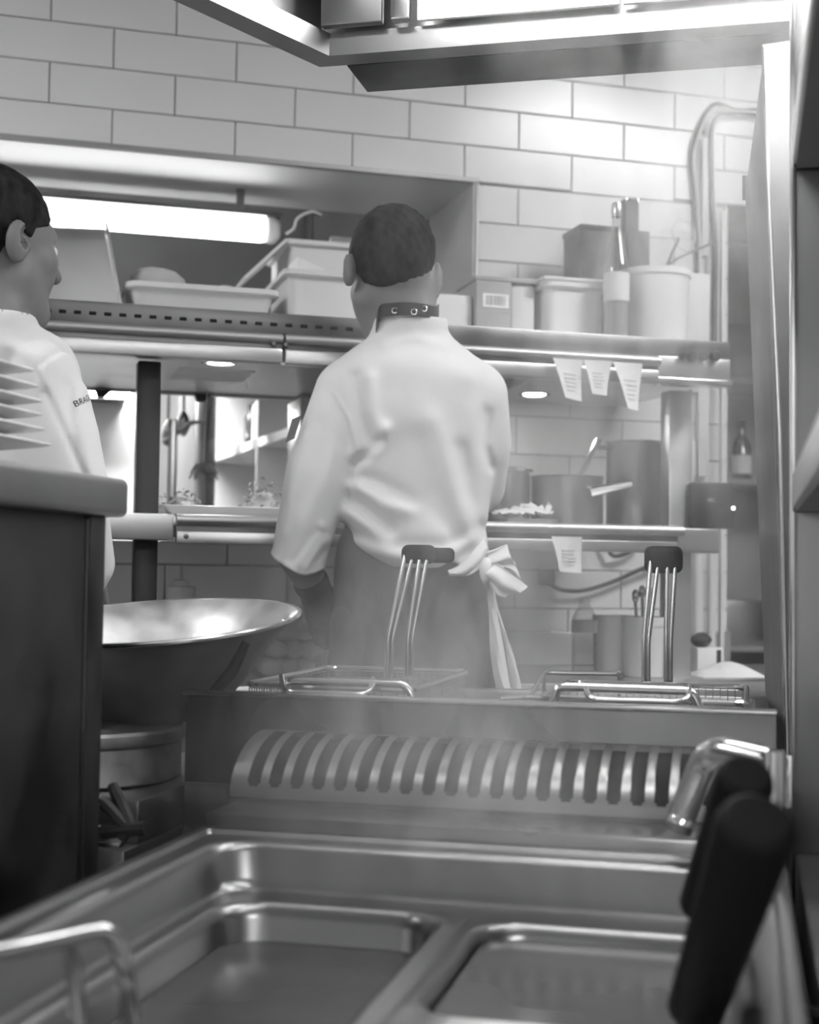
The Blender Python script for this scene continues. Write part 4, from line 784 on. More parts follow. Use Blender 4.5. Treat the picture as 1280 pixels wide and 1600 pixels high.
basket('fryer basket with a long upright handle beside the white buckets', -.262, .0, 1.845, 2.13, .962, [((1006, 1066), (1006, 1003), (1018, 868)), ((1013, 1066), (1013, 1003), (1030, 868)), ((1041, 1067), (1041, 1003), (1043, 868)), ((1048, 1067), (1048, 1003), (1056, 868))], 2.12, (918, 1076, 1068, 1094), (1008, 1067, 853, 896))
wr = thing('wire_rest', 'bent wire basket rest between the two fryer baskets', 'rack', onz(820, 1092, .93)); MB().tube(fil([dep(782, 1092, 1.98), dep(828, 1090, 1.98), dep(850, 1051, 2.25), dep(968, 1053, 2.25)], .012), .004, 8).build('frame', 'wire', wr); MB().tube([dep(828, 1090, 1.98), dep(900, 1094, 1.98)], .004, 8).build('cross_bar', 'wire', wr); MB().tube([dep(968, 1053, 2.25), dep(972, 1056, 2.2)], .005, 8).build('end_cap', 'steel_dark', wr)
for x_ in (850, 968): p = dep(x_, 1052, 2.25); MB().tube([p, (p[0], p[1], .93)], .003, 8).build('leg', 'wire', wr)

# ================================================================== LEFT: counter cabinet, plates, wok, stove
cc = thing('counter_cabinet', 'tall dark cabinet with a thick steel top at the left of the cooker', 'cabinet', (-1.1, 1.25, 0))
MB().box((-1.48, .40, .08), (-.752, 1.512, 1.186), .003).build('body', 'cabinet_dark', cc); MB().box((-1.50, .38, 1.185), (-.736, 1.596, 1.232), .009, 4).build('top_slab', 'slab_steel', cc)
MB().box((-.80, 1.516, .08), (-.747, 1.556, 1.186), .003).build('corner_post', 'cabinet_dark', cc); MB().box((-.7525, .9, .3), (-.748, .905, 1.17)).build('panel_joint', 'steel_dark', cc); MB().box((-.7535, 1.5115, .10), (-.7495, 1.5145, 1.18)).build('post_highlight', 'steel', cc)  # last thin strip draws the corner post's highlight line in brighter steel
for x in (-1.42, -.80):
    for y in (.46, 1.48): MB().lathe([(.02, 0), (.02, .08)], 14, Matrix.Translation((x, y, .001))).build('foot', 'steel', cc)
corners = [(86, 694), (77, 670), (72, 647), (72, 626), (67, 603), (60, 578)]; zb = 1.2325
for k, (x, y) in enumerate(corners):
    P = onX(x, y, -.80); S_ = .27; x1, y1 = -.80, P[1]; x0, y0 = x1 - S_, y1 - S_; zr = P[2]
    lab = ('lowest', 'second from the bottom', 'third from the bottom', 'fourth from the bottom', 'second from the top', 'topmost')[k]
    b0 = zr - .034 if k else zb
    rr = lambda d, z, r=.012: rrect(x0 + d, x1 - d, y0 + d, y1 - d, r, z, 4)
    MB().loft([rr(.075, b0), rr(.07, b0 + .002), rr(.055, zr - .014), rr(.008, zr - .005), rr(0, zr - .002), rr(.001, zr), rr(.01, zr - .001), rr(.058, zr - .010), rr(.075, b0 + .008)]).build('square_plate', 'ceramic', None, 38, lab + ' white square plate in the stack on the counter cabinet' if k in (0, 5) else 'white square plate, ' + lab + ' in the stack on the cabinet', 'plate', 'white square plates stacked on the cabinet')
sv = thing('stove', 'low dark stove between the counter cabinet and the splash panel', 'stove', (-1.0, 1.85, 0)); SZ = .835
MB().box((-1.35, 1.60, .05), (-.735, 2.08, .78), .004).build('body', 'steel_dark', sv); MB().box((-1.35, 1.64, .78), (-.735, 2.10, SZ), .004).build('cooking_plate', 'steel_dark', sv)
za, zb2 = onY(260, 1298, 1.60)[2], onY(260, 1322, 1.60)[2]
MB().box((-1.35, 1.590, zb2 - .004), (-.735, 1.60, za), .001).build('front_rail', 'steel_soft', sv); MB().box((-1.35, 1.586, za - .003), (-.735, 1.602, za + .003), .001).build('rail_edge', 'steel_bright', sv); MB().box((-1.35, 1.586, zb2 - .003), (-.735, 1.602, zb2 + .003), .001).build('rail_edge', 'steel_bright', sv)
gr = thing('iron_trivet', 'black iron trivet hooked on the stove edge beside the cabinet', 'trivet', onY(195, 1312, 1.57)); MB().tube([onY(176, 1228, 1.60), onY(186, 1250, 1.59), onY(204, 1292, 1.575)], [.007, .009, .007], 8).build('arm', 'iron', gr); MB().tube(fil([onY(160, 1300, 1.575), onY(200, 1296, 1.575), onY(228, 1294, 1.575)], .01), .009, 8).build('foot_bar', 'iron', gr); MB().tube([onY(160, 1252, 1.58), onY(196, 1290, 1.575)], .008, 8).build('arm', 'iron', gr); MB().tube([onY(200, 1296, 1.575), onY(190, 1310, 1.575)], .008, 8).build('toe', 'iron', gr)
p = onz(205, 1232, SZ); cx, cy = -.905, 1.80
lp = thing('low_pot', 'low aluminium pot with a lipped lid under the big wok', 'pot', (cx, cy, SZ)); T = Matrix.Translation((cx, cy, SZ + .001))
MB().lathe([(.14, 0), (.147, .004), (.147, .05), (.143, .054)], 48, T).build('body', 'alu', lp); MB().lathe([(.151, .054), (.152, .057), (.152, .068), (.148, .072), (.002, .076)], 48, T).build('lid', 'alu', lp)
wkc = dep(238, 970, 2.03); wk = thing('wok', 'wide hammered aluminium wok with a bright rim tilted on the low pot', 'wok', (wkc[0], wkc[1], SZ + .095))
T = Matrix.Translation(V(wkc)) @ Matrix.Scale(1.07, 4) @ Matrix.Rotation(-YAW * 1.0, 4, 'Z') @ Matrix.Rotation(math.radians(7.5), 4, 'X')
MB().lathe([(.06, -.128), (.085, -.125), (.12, -.085), (.165, -.03), (.193, -.003), (.197, -.003)], 64, T, True, False).build('outer_shell', 'alu_dark', wk); MB().lathe([(.2005, -.003), (.2015, 0), (.199, .003), (.1945, .001), (.164, -.026), (.119, -.081), (.082, -.119), (.002, -.122)], 64, T, False, True).build('inner_bowl', 'alu', wk)
MB().tube([T @ Vector((.1985 * math.cos(a), .1985 * math.sin(a), 0)) for a in np.linspace(0, 2 * math.pi, 65)[:-1]], .0034, 8, True).build('rim', 'steel_bright', wk)
for a in (38, 30): MB().lathe([(.006, 0), (.005, .003), (.001, .004)], 12, T @ Matrix.Rotation(math.radians(a), 4, 'Z') @ Matrix.Translation((.176, 0, -.016)) @ Matrix.Rotation(math.radians(-55), 4, 'Y')).build('rivet', 'steel_bright', wk)
MB().tube([T @ Vector(p_) for p_ in ((.19, -.06, -.012), (.175, -.07, -.045), (.13, -.07, -.09), (.118, -.068, -.1))], [.006, .009, .009, .006], 8).build('side_handle', 'iron', wk)

# ================================================================== RIGHT: steel partition and shelf unit
ru = thing('shelf_unit', 'stainless shelf unit filling the right edge beside the cooker', 'shelving', (.3, 1.5, 0))
MB().box((.052, 1.735, .05), (.75, 1.75, 2.05), .002).build('back_panel', 'steel', ru); MB().box((.049, 1.728, .90), (.055, 1.752, 2.05), .001).build('edge_strip', 'steel_bright', ru)
MB().box((.056, .55, .05), (.75, 1.73, .80), .004).build('base_cabinet', 'steel_dark', ru); MB().box((.0545, .55, .735), (.058, 1.73, .739)).build('base_joint', 'dark_hole', ru)
zA = onY(1240, 258, 1.73)[2]; zC = onY(1240, 795, 1.73)[2]
MB().box((.052, 1.0, zA), (.75, 1.734, zA + .045), .002).build('upper_shelf', 'steel_soft', ru); MB().box((.052, 1.0, zC), (.75, 1.734, zC + .042), .002).build('lower_shelf', 'steel_soft', ru)
MB().box((.056, 1.01, zA - .004), (.75, 1.73, zA + .001)).build('shelf_shade', 'steel_dark', ru); MB().box((.056, 1.01, zC - .004), (.75, 1.73, zC + .001)).build('shelf_shade', 'steel_dark', ru)  # darker sheets put the shade under both shelves into the colour
pt = thing('steel_partition', 'tapering upright steel partition behind the splash panel', 'partition', dep(1215, 1108, 2.05) * np.array([1, 1, 0]) + UP * .0)
def quad(pts, th, name, m): 
    P = [np.array(p_) for p_ in pts]; n = np.cross(P[1] - P[0], P[2] - P[0]); n /= np.linalg.norm(n); MB().prism(P, n * th).build(name, m, pt, 0)
quad([dep(1192, 70, 1.92), dep(1237, 63, 1.92), dep(1234, 1300, 1.92), dep(1231, 1300, 1.92)], .003, 'front_leaf', 'steel_soft')
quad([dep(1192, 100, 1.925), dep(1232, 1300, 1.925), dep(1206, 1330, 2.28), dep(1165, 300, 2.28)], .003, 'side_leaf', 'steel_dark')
MB().tube([dep(1164, 275, 2.28), dep(1164, 312, 2.28)], .004, 8).build('hinge', 'steel_dark', pt); MB().tube([dep(1192, 72, 1.918), dep(1219, 680, 1.918), dep(1231, 1290, 1.918)], .0025, 6).build('folded_edge', 'steel_bright', pt)
MB().box(dep(1206, 1300, 2.0) * np.array([1, 1, 0]) + np.array([-.02, -.1, 0]), dep(1232, 1250, 2.0) * np.array([1, 1, 0]) + np.array([.015, .3, .82]), .003).build('foot_post', 'steel_dark', pt)

MB().tube(fil([dep(1212, 1578, 1.02), dep(1240, 1586, 1.0), dep(1330, 1600, .95)], .01), .007, 10).build('side_lever', 'rubber', pc)
# ================================================================== THE COOKS
def strands(F, head_c, M, k, cut, name, m, parent, off=.004):
    """hair: a close shell over the skull, cut along the hairline"""
    def fn(p):
        q = (p - head_c) @ M / k; d = ell(q, (0, -.014, .042), (.078, .099, .088)) * k - off
        d = np.minimum(d, head_sdf(p, head_c, M, k, False) - off * .8)
        w = .0012 * np.sin(q[:, 0] * 260 + 40 * q[:, 2]) * np.sin(q[:, 2] * 210)
        return np.maximum(d + w, cut(q) * k)
    return F.mesh(fn, head_c - .16, head_c + .17, .0042, name, m, parent)
def hand_sdf(p, w, dirn, side, curl, k=1.0):
    """palm and five separate bent fingers; dirn along the palm, side towards the thumb, curl towards the palm's face"""
    dirn, side, curl = [np.array(v, float) / np.linalg.norm(v) for v in (dirn, side, curl)]
    L = lambda a, b, c: w + k * (dirn * a + side * b + curl * c)
    d = cone(p, L(0, 0, 0), L(.05, .004, .002), .024 * k, .026 * k)
    for b in (.026, .009, -.009, -.026): d = smin(d, cone(p, L(.02, b * .7, 0), L(.082, b, .004), .014 * k, .0105 * k), .008)
    for b, l in ((.027, .040), (.009, .046), (-.009, .043), (-.027, .034)):
        f = cone(p, L(.082, b, .004), L(.082 + l * .75, b * 1.12, .014), .0098 * k, .009 * k); f = np.minimum(f, cone(p, L(.082 + l * .75, b * 1.12, .014), L(.082 + l * 1.15, b * 1.15, .038), .009 * k, .0078 * k)); d = smin(d, f, .004)
    f = cone(p, L(.012, .022, .006), L(.045, .05, .022), .015 * k, .011 * k); f = np.minimum(f, cone(p, L(.045, .05, .022), L(.076, .056, .032), .011 * k, .009 * k)); return smin(d, f, .008)

# ---------------------------------------------------------------- the cook at the pass
Fg = Figure(640, 2.75); Q = Fg.q
ck = thing('person', 'cook in a white jacket and dark apron working at the pass with his back turned', 'person', Fg.O)
HC = Q(611, 432, .0); HM = head_frame(math.radians(-14), math.radians(-16), math.radians(-1.5)); HK = 1.02
shL, shR = Q(546, 620, .01), Q(738, 622, .02); elL, wrL, haL = Q(466, 866, .0), Q(490, 918, .05), Q(494, 926, .06)
elR, wrR = Q(745, 760, .12), Q(705, 790, .36); pel = Q(640, 905)
hipL, hipR = Q(590, 985), Q(695, 985); knL, knR = np.array([hipL[0] - .02, .50, .03]), np.array([hipR[0] + .02, .50, .03]); anL, anR = np.array([hipL[0] - .03, .09, .0]), np.array([hipR[0] + .03, .09, .0])
nk0, nk1 = Q(632, 455, .0), Q(645, 540, -.01)
gd = haL - wrL; dirL = np.array([.25, -.9, .35])
def body_fn(p):
    d = head_sdf(p, HC, HM, HK); d = smin(d, cone(p, nk0, nk1, .056, .060), .025)
    tr_ = column(p, [(.88, pel[0], .04, .14, .085), (1.05, pel[0], .05, .11, .07), (1.25, Q(645, 700)[0], .03, .115, .085), (1.40, Q(645, 620)[0], .02, .13, .085), (1.50, Q(645, 560)[0], 0, .09, .07), (1.53, nk1[0], 0, .06, .055)])
    d = smin(d, tr_ + .008, .04)
    for s, e, w in ((shL, elL, wrL), (shR, elR, wrR)): d = smin(d, np.minimum(cone(p, s, e, .046, .040), cone(p, e, w, .041, .029)), .02)
    for h, k_, a in ((hipL, knL, anL), (hipR, knR, anR)): d = smin(d, np.minimum(cone(p, h, k_, .085, .06), cone(p, k_, a, .058, .04)), .03)
    d = smin(d, hand_sdf(p, wrR, (-.2, -.25, 1), (-.9, .1, 0), (0, -1, -.1)), .012); d = smin(d, hand_sdf(p, haL, dirL, (.8, .1, -.3), (.4, .1, .8)), .012)
    return d
Fg.mesh(body_fn, (-.36, .05, -.22), (.36, 1.90, .56), .005, 'body', 'skin', ck)
strands(Fg, HC, HM, HK, lambda q: np.interp(q[:, 1], [-.11, -.05, -.02, .0, .03, .06, .085, .1], [-.068, -.060, -.034, .018, .03, .05, .085, .1]) - q[:, 2] + .06 * np.abs(q[:, 0]), 'hair', 'hair', ck)
# glove on the left hand
Fg.mesh(lambda p: np.maximum(smin(hand_sdf(p, haL, dirL, (.8, .1, -.3), (.4, .1, .8)), cone(p, wrL - (wrL - elL) * .12, haL, .033, .028), .012) - .0035, 0 * p[:, 0] - 1), haL - .16, haL + .16, .0042, 'glove', 'glove', ck)
# jacket
y2b = lambda y: Q(640, y)[1]
def row(y, xl, xr, c, dp, dd=0.0): a, b = Q(xl, y, dd), Q(xr, y, dd); return (a[1], (a[0] + b[0]) / 2, c, (b[0] - a[0]) / 2, dp)
JT = [row(508, 602, 690, .0, .072), row(530, 572, 712, .0, .085), row(556, 532, 748, .0, .105), row(590, 508, 775, .0, .125), row(640, 508, 782, .01, .135), row(700, 518, 778, .02, .135), row(770, 520, 768, .03, .13), row(800, 526, 764, .03, .132), row(835, 545, 762, .03, .135), row(862, 566, 760, .03, .138), row(884, 592, 752, .03, .13)]
P2 = lambda pts: [tuple(Q(x, y, -.12)[:2]) for x, y in pts]
FOLDS = [([(592, 688), (575, 706), (552, 722)], .009, -.017), ([(603, 668), (596, 690), (584, 704)], .010, .013), ([(548, 742), (590, 752), (640, 782)], .012, -.015), ([(560, 760), (600, 786), (634, 792)], .015, .016), ([(545, 772), (580, 800), (610, 828)], .012, -.016), ([(540, 800), (575, 825), (600, 850)], .014, .012), ([(672, 660), (700, 745), (742, 826)], .022, .013), ([(655, 690), (680, 770), (715, 838)], .020, -.010), ([(720, 700), (735, 770), (752, 822)], .014, -.008),
         ([(577, 590), (578, 640), (592, 672)], .012, .010), ([(552, 585), (562, 640), (575, 680)], .010, -.009), ([(530, 842), (600, 868), (690, 872), (752, 840)], .014, .012), ([(540, 822), (600, 850), (700, 856), (755, 822)], .012, -.010), ([(620, 560), (680, 556), (730, 580)], .02, .005), ([(600, 530), (650, 522), (700, 534)], .010, .006), ([(492, 583), (520, 610), (545, 652), (556, 700)], .0035, .005), ([(505, 600), (530, 640), (543, 690)], .008, -.006), ([(690, 600), (640, 640), (600, 640)], .03, .005), ([(765, 640), (760, 690), (772, 720)], .010, -.008), ([(700, 880), (735, 858), (756, 838)], .010, -.014)]
FOLDS = [(P2(a), w * 1.3, h * .9) for a, w, h in FOLDS]
SLEEVE = [(P2(a), w * 1.3, h * .6) for a, w, h in (([(470, 680), (455, 760), (440, 830)], .010, .006), ([(500, 660), (490, 720), (470, 780)], .014, -.006), ([(520, 700), (500, 760), (470, 820)], .012, .006), ([(500, 820), (480, 850), (462, 880)], .007, .010), ([(505, 842), (490, 865), (474, 886)], .006, .010), ([(492, 828), (472, 856), (455, 876)], .006, -.010), ([(503, 856), (490, 876)], .005, -.008), ([(455, 700), (446, 770)], .006, .004))]
cuffn = (elL - Q(500, 745, -.01)); cuffn /= np.linalg.norm(cuffn); cuffp = Q(462, 884, 0)
def jacket_fn(p):
    d = column(p, JT, 2.3)
    cw = cone(p, Q(640, 535, .01), Q(641, 512, .0), .082, .074); cw = np.maximum(cw, p[:, 1] - Q(640, 496)[1] - .10 * (p[:, 2])); d = smin(d, cw, .012); d = np.maximum(d, -cone(p, Q(640, 524, .01), Q(641, 440, .0), .060, .064))
    dm = np.zeros(len(p))
    for f, w, h in FOLDS: dm += h * np.exp(-(polydist(p[:, 0], p[:, 1], f) / w) ** 2)
    d = d - dm * (p[:, 2] < .06)
    sl = np.minimum(cone(p, Q(541, 614), Q(498, 742, -.01), .062, .064), cone(p, Q(498, 742, -.01), Q(462, 892, .0), .064, .052)); sm = np.zeros(len(p))
    for f, w, h in SLEEVE: sm += h * np.exp(-(polydist(p[:, 0], p[:, 1], f) / w) ** 2)
    sl = sl - sm * (p[:, 2] < .04)
    cut = (p - cuffp) @ cuffn + 5.0 * (p[:, 0] - cuffp[0] - .005) ** 2 - .006 + .003 * np.sin(p[:, 0] * 70); inner = cone(p, Q(462, 860, 0), cuffp + cuffn * .1, .038, .042); hem = np.abs(cut + .004) - .004
    sl = np.where(hem < .0, sl - .0018, sl); sl = np.maximum(np.maximum(sl, cut), -np.maximum(inner, -cut - .03)); d = smin(d, sl, .016)
    sr = np.minimum(cone(p, Q(742, 618, .01), Q(752, 690, .05), .064, .060), np.minimum(cone(p, Q(752, 690, .05), elR, .060, .058), cone(p, elR, Q(716, 786, .30), .058, .046))); d = smin(d, sr, .022)
    return d
jk = Fg.mesh(jacket_fn, (-.33, y2b(905), -.22), (.30, y2b(480), .42), .0046, 'jacket', 'coat_cloth', ck)
# name badge on the sleeve and black neck strap with eyelets
pk = MB(); pk.sheet(lambda s, t: Fg.w(Q(446 + 14 * s + 10 * (1 - t), 655 + 36 * t - 6 * s, -.055 + .012 * s + .004 * t)), 4, 6, .002); pk.build('sleeve_badge', 'steel_dark', ck)
sp_ = catmull([Q(586, 528, -.02), Q(592, 490, -.058), Q(612, 484, -.072), Q(640, 483, -.078), Q(666, 486, -.066), Q(680, 489, -.040), Q(686, 484, .0), Q(684, 478, .04)], 6); n_ = len(sp_)
st = MB(); st.loft([[Fg.w(np.array([p_[0], p_[1] + s_ * h_, p_[2]])) + (-F0 * .003 if e_ else F0 * .0) for s_, e_ in ((-1, 0), (1, 0), (1, 1), (-1, 1))] for p_, h_ in ((sp_[i], .0125 * (1 if i < n_ - 8 else max(.25, (n_ - i) / 8))) for i in range(n_))])
stp = st.build('neck_strap', 'strap', ck, 30)
for x_, y_, c_ in ((617, 485, -.077), (647, 487, -.081), (663, 482, -.072)): MB().tube([Fg.w(Q(x_, y_, c_)) + R0 * .0052 * math.cos(a) + UP * .0052 * math.sin(a) for a in np.linspace(0, 6.283, 17)[:-1]], .0013, 6, True).build('eyelet', 'steel_bright', stp)
# trousers, apron, shoes
AT = [row(812, 540, 738, .05, .08), row(845, 526, 742, .045, .10), row(880, 520, 748, .04, .112), row(905, 520, 756, .035, .126), row(960, 520, 768, .035, .135), row(1085, 506, 776, .03, .14)]; b0 = AT[-1]; assert len(AT) == 6
AT += [(.55, b0[1], .03, b0[3] * 1.02, .15), (.42, b0[1], .03, b0[3] * 1.03, .155)]
APF = [(P2(a), w, h) for a, w, h in (([(735, 905), (720, 990), (715, 1090)], .014, .008), ([(690, 900), (700, 960), (735, 1010)], .012, -.008), ([(560, 900), (555, 1000), (552, 1090)], .015, .007), ([(600, 900), (610, 1000), (612, 1090)], .018, -.006))]
def apron_fn(p):
    d = column(p, AT, 2.3); dm = np.zeros(len(p))
    for f, w, h in APF: dm += h * np.exp(-(polydist(p[:, 0], p[:, 1], f) / w) ** 2)
    d = d - dm; return np.maximum(d, -column(p, [(r_[0] - .02, r_[1], r_[2], r_[3] - .012, r_[4] - .012) for r_ in AT[5:]] + [(.2, b0[1], .03, b0[3], .14)]))
Fg.mesh(apron_fn, (-.24, .40, -.18), (.26, y2b(800), .24), .0065, 'apron', 'apron_cloth', ck)
for h, k_, a in ((hipL, knL, anL), (hipR, knR, anR)):
    Fg.mesh(lambda p, h=h, k_=k_, a=a: np.maximum(np.minimum(cone(p, h, k_, .095, .072), cone(p, k_, a, .072, .062)), .07 - p[:, 1]), np.array([a[0] - .14, .06, -.14]), np.array([a[0] + .15, h[1] + .1, .18]), .008, 'trouser_leg', 'apron_cloth', ck)
    Fg.mesh(lambda p, a=a: np.maximum(smin(ell(p, (a[0], .05, .08), (.047, .05, .145)), ell(p, (a[0], .08, .0), (.045, .06, .06)), .03), .002 - p[:, 1]), np.array([a[0] - .09, -.01, -.1]), np.array([a[0] + .09, .16, .26]), .006, 'shoe', 'shoe', ck)
# apron tie and towel at the right hip
def ribbon(name, m, left, right, par, th=.003, fold=.006, nf=2.5, n=22):
    A, B = catmull(left, 6), catmull(right, 6); N = min(len(A), len(B)) - 1
    def fn(s, t):
        i = t * N; k = min(int(i), N - 1); f = i - k; a = A[k] * (1 - f) + A[k + 1] * f; b = B[k] * (1 - f) + B[k + 1] * f; q = a * (1 - s) + b * s; q = q.copy(); q[2] += fold * math.sin(nf * math.pi * s + 2.0 * t); q[1] += .3 * fold * math.sin(7 * s + 3 * t); return Fg.w(q)
    b = MB(); b.sheet(fn, 14, n, th); return b.build(name, m, par, 60)
ribbon('apron_tie', 'coat_cloth', [Q(746, 868, -.08), Q(772, 862, -.09), Q(792, 852, -.085), Q(793, 858, -.08)], [Q(752, 892, -.085), Q(780, 888, -.10), Q(800, 890, -.10), Q(814, 902, -.095)], ck, fold=.008)
ribbon('apron_tie', 'towel_cloth', [Q(752, 882, -.09), Q(775, 880, -.105), Q(800, 900, -.11), Q(825, 918, -.105)], [Q(758, 900, -.095), Q(768, 915, -.11), Q(776, 930, -.12), Q(788, 934, -.11)], ck, fold=.009)
ribbon('apron_tie', 'coat_cloth', [Q(700, 893, -.085), Q(722, 880, -.09), Q(740, 862, -.085), Q(758, 842, -.07)], [Q(704, 897, -.088), Q(728, 902, -.10), Q(746, 893, -.10), Q(766, 872, -.08)], ck, fold=.006)
knot = Fg.w(Q(760, 892, -.095)); b = bmesh.new(); bmesh.ops.create_uvsphere(b, u_segments=16, v_segments=10, radius=.017); kb_ = MB(); kb_.merge(b)
for v_ in kb_.bm.verts: v_.co = Vector((v_.co.x * .8, v_.co.y * .8, v_.co.z * 1.5)) + V(knot)
kb_.build('tie_knot', 'towel_cloth', ck, 180)
ribbon('hanging_towel', 'towel_cloth', [Q(758, 905, -.075), Q(764, 950, -.08), Q(766, 1010, -.085), Q(772, 1060, -.085), Q(782, 1084, -.08)], [Q(772, 908, -.06), Q(778, 950, -.05), Q(796, 1010, -.045), Q(808, 1060, -.045), Q(813, 1086, -.045)], ck, .005, .010, 3.2, 30)

# ---------------------------------------------------------------- the cook at the left edge
Fm = Figure(20, 2.4); Q2 = Fm.q
mn = thing('person', 'cook in a white jacket with sleeve lettering standing behind the dark cabinet', 'person', Fm.O)
HM2 = head_frame(math.radians(40), math.radians(-3)); HK2 = 1.12
HC2 = Q2(29, 376, .0) - HM2[:, 0] * .084 * HK2 + HM2[:, 1] * .012 * HK2
s0 = Q2(60, 590, .0); e0 = Q2(110, 770, .0); w0 = Q2(140, 900, .10); nb = Q2(-8, 470, .02); nt = Q2(-12, 540, .02); ex2 = s0[0]; cx2 = Q2(-28, 700)[0]; sL2 = np.array([2 * cx2 - s0[0], s0[1], s0[2] + .18]); eL2 = sL2 + np.array([-.05, -.27, .1]); wL2 = eL2 + np.array([.12, -.08, .22])
z_ = lambda y: Q2(0, y)[1]
def body2(p):
    d = head_sdf(p, HC2, HM2, HK2); d = smin(d, cone(p, HC2 + np.array([-.0, -.05, .0]), nt, .060, .062), .03)
    d = smin(d, column(p, [(.88, cx2, .1, .15, .11), (1.1, cx2, .1, .14, .11), (1.35, cx2, .08, .17, .11), (1.44, cx2, .06, .14, .09), (1.52, nt[0], .03, .06, .06)]), .05)
    for a, b_, c in ((s0, e0, w0), (sL2, eL2, wL2)): d = smin(d, np.minimum(cone(p, a, b_, .055, .043), cone(p, b_, c, .041, .029)), .02); d = smin(d, hand_sdf(p, c, c - b_, (-.6, .3, .3), (0, -1, .2)), .012)
    for s_ in (-1, 1): h = np.array([cx2 + .09 * s_, .88, .1]); k_ = np.array([cx2 + .10 * s_, .48, .11]); a = np.array([cx2 + .11 * s_, .09, .08]); d = smin(d, np.minimum(cone(p, h, k_, .085, .06), cone(p, k_, a, .058, .04)), .03)
    return d
Fm.mesh(body2, (-.50, .05, -.18), (.26, 1.90, .62), .005, 'body', 'skin', mn)
strands(Fm, HC2, HM2, HK2, lambda q: np.interp(q[:, 1], [-.11, -.05, -.03, -.012, .018, .024, .06, .085, .1], [-.05, -.044, -.03, .025, .012, .03, .045, .08, .1]) - q[:, 2], 'hair', 'hair', mn, .005)
hw = lambda q: Fm.w(HC2 + HM2 @ (np.array(q) * HK2))
for s_ in (-1, 1):
    b = bmesh.new(); bmesh.ops.create_uvsphere(b, u_segments=14, v_segments=9, radius=.0115 * HK2); m_ = MB(); m_.merge(b); c = hw((s_ * .032, .083, .012))
    for v_ in m_.bm.verts: v_.co += V(c)
    m_.build('eye', 'ceramic', mn, 180)
JT2 = [(z_(500), nt[0], .03, .066, .062), (z_(512), nt[0], .04, .11, .085), (z_(530), cx2 + .0, .06, .13, .10), (z_(560), cx2 - .01, .08, .15, .12), (z_(640), cx2 - .01, .09, .16, .135), (z_(760), cx2, .1, .185, .14), (.84, cx2, .1, .19, .145)]
P3 = lambda pts: [tuple(Q2(x, y, -.06)[:2]) for x, y in pts]
F2 = [(P3([(98, 532), (72, 560), (60, 580), (72, 610), (95, 660), (115, 708), (134, 750)]), .006, -.005), (P3([(104, 535), (78, 562), (66, 582), (78, 610), (101, 660), (121, 708), (140, 750)]), .006, .003), (P3([(20, 540), (60, 560), (70, 600)]), .012, .006), (P3([(120, 600), (125, 680), (140, 740)]), .012, .005), (P3([(100, 600), (112, 680), (130, 740)]), .010, -.005)]
def jacket2(p):
    d = column(p, JT2, 2.3)
    sl = np.minimum(cone(p, Q2(62, 594), Q2(90, 690), .067, .070), np.minimum(cone(p, Q2(90, 690), e0, .070, .064), cone(p, e0, Q2(138, 880, .08), .060, .046))); d = smin(d, sl, .022)
    d = smin(d, np.minimum(cone(p, sL2, eL2, .07, .06), cone(p, eL2, wL2, .06, .045)), .03); d = smin(d, np.maximum(cone(p, nt + np.array([0, -.01, 0]), nt + np.array([0, .02, 0]), .086, .078), p[:, 1] - nt[1] - .055), .012); d = np.maximum(d, -cone(p, nt + np.array([0, .02, 0]), nt + np.array([0, .2, 0]), .066, .066))
    for f, w, h in F2: d = d - h * np.exp(-(polydist(p[:, 0], p[:, 1], f) / w) ** 2) * (p[:, 2] < .06)
    return d
j2 = Fm.mesh(jacket2, (-.52, .80, -.16), (.26, z_(480), .60), .0052, 'jacket', 'coat_cloth', mn)
# lettering on the sleeve, laid on the cloth
me = j2.data; tree = BVHTree.FromPolygons([MW[j2.name] @ v.co for v in me.vertices], [tuple(p.vertices) for p in me.polygons])
vs, fs = text_mesh('BRAGARD', .0155); A0, A1 = Fm.w(Q2(58, 592)), Fm.w(Q2(88, 690)); axd = (A1 - A0) / np.linalg.norm(A1 - A0)
p0 = dep(116.5, 637, 2.2); h0 = tree.ray_cast(V(p0), V(ray(116.5, 637)), 1.0)[0]; h0 = np.array(h0); tax = (h0 - A0) @ axd; e1_ = h0 - (A0 + axd * tax); rad = np.linalg.norm(e1_); e1_ /= rad; e2_ = np.cross(axd, e1_); e2_ *= 1 if e2_ @ R0 > 0 else -1
L3 = []
for p_ in vs:
    th_ = p_[0] / rad; dr_ = e1_ * math.cos(th_) + e2_ * math.sin(th_); c_ = A0 + axd * (tax - p_[1] - .22 * p_[0]); hit = tree.ray_cast(V(c_ + dr_ * .25), V(-dr_), .5)[0]; L3.append((np.array(hit) if hit is not None else c_ + dr_ * rad) + dr_ * .0007)
b = MB(); b.raw(L3, fs); b.build('lettering', 'ink', mn, 0)
Fm.mesh(lambda p: np.minimum(column(p, [(.95, cx2, .1, .18, .14), (.84, cx2, .1, .175, .14), (.80, cx2, .1, .17, .13)]), np.minimum(*[np.minimum(cone(p, (cx2 + .09 * s_, .86, .1), (cx2 + .1 * s_, .48, .11), .095, .075), cone(p, (cx2 + .1 * s_, .48, .11), (cx2 + .11 * s_, .1, .08), .075, .062)) for s_ in (-1, 1)])), (cx2 - .26, .03, -.1), (cx2 + .26, .97, .3), .008, 'trousers', 'apron_cloth', mn)
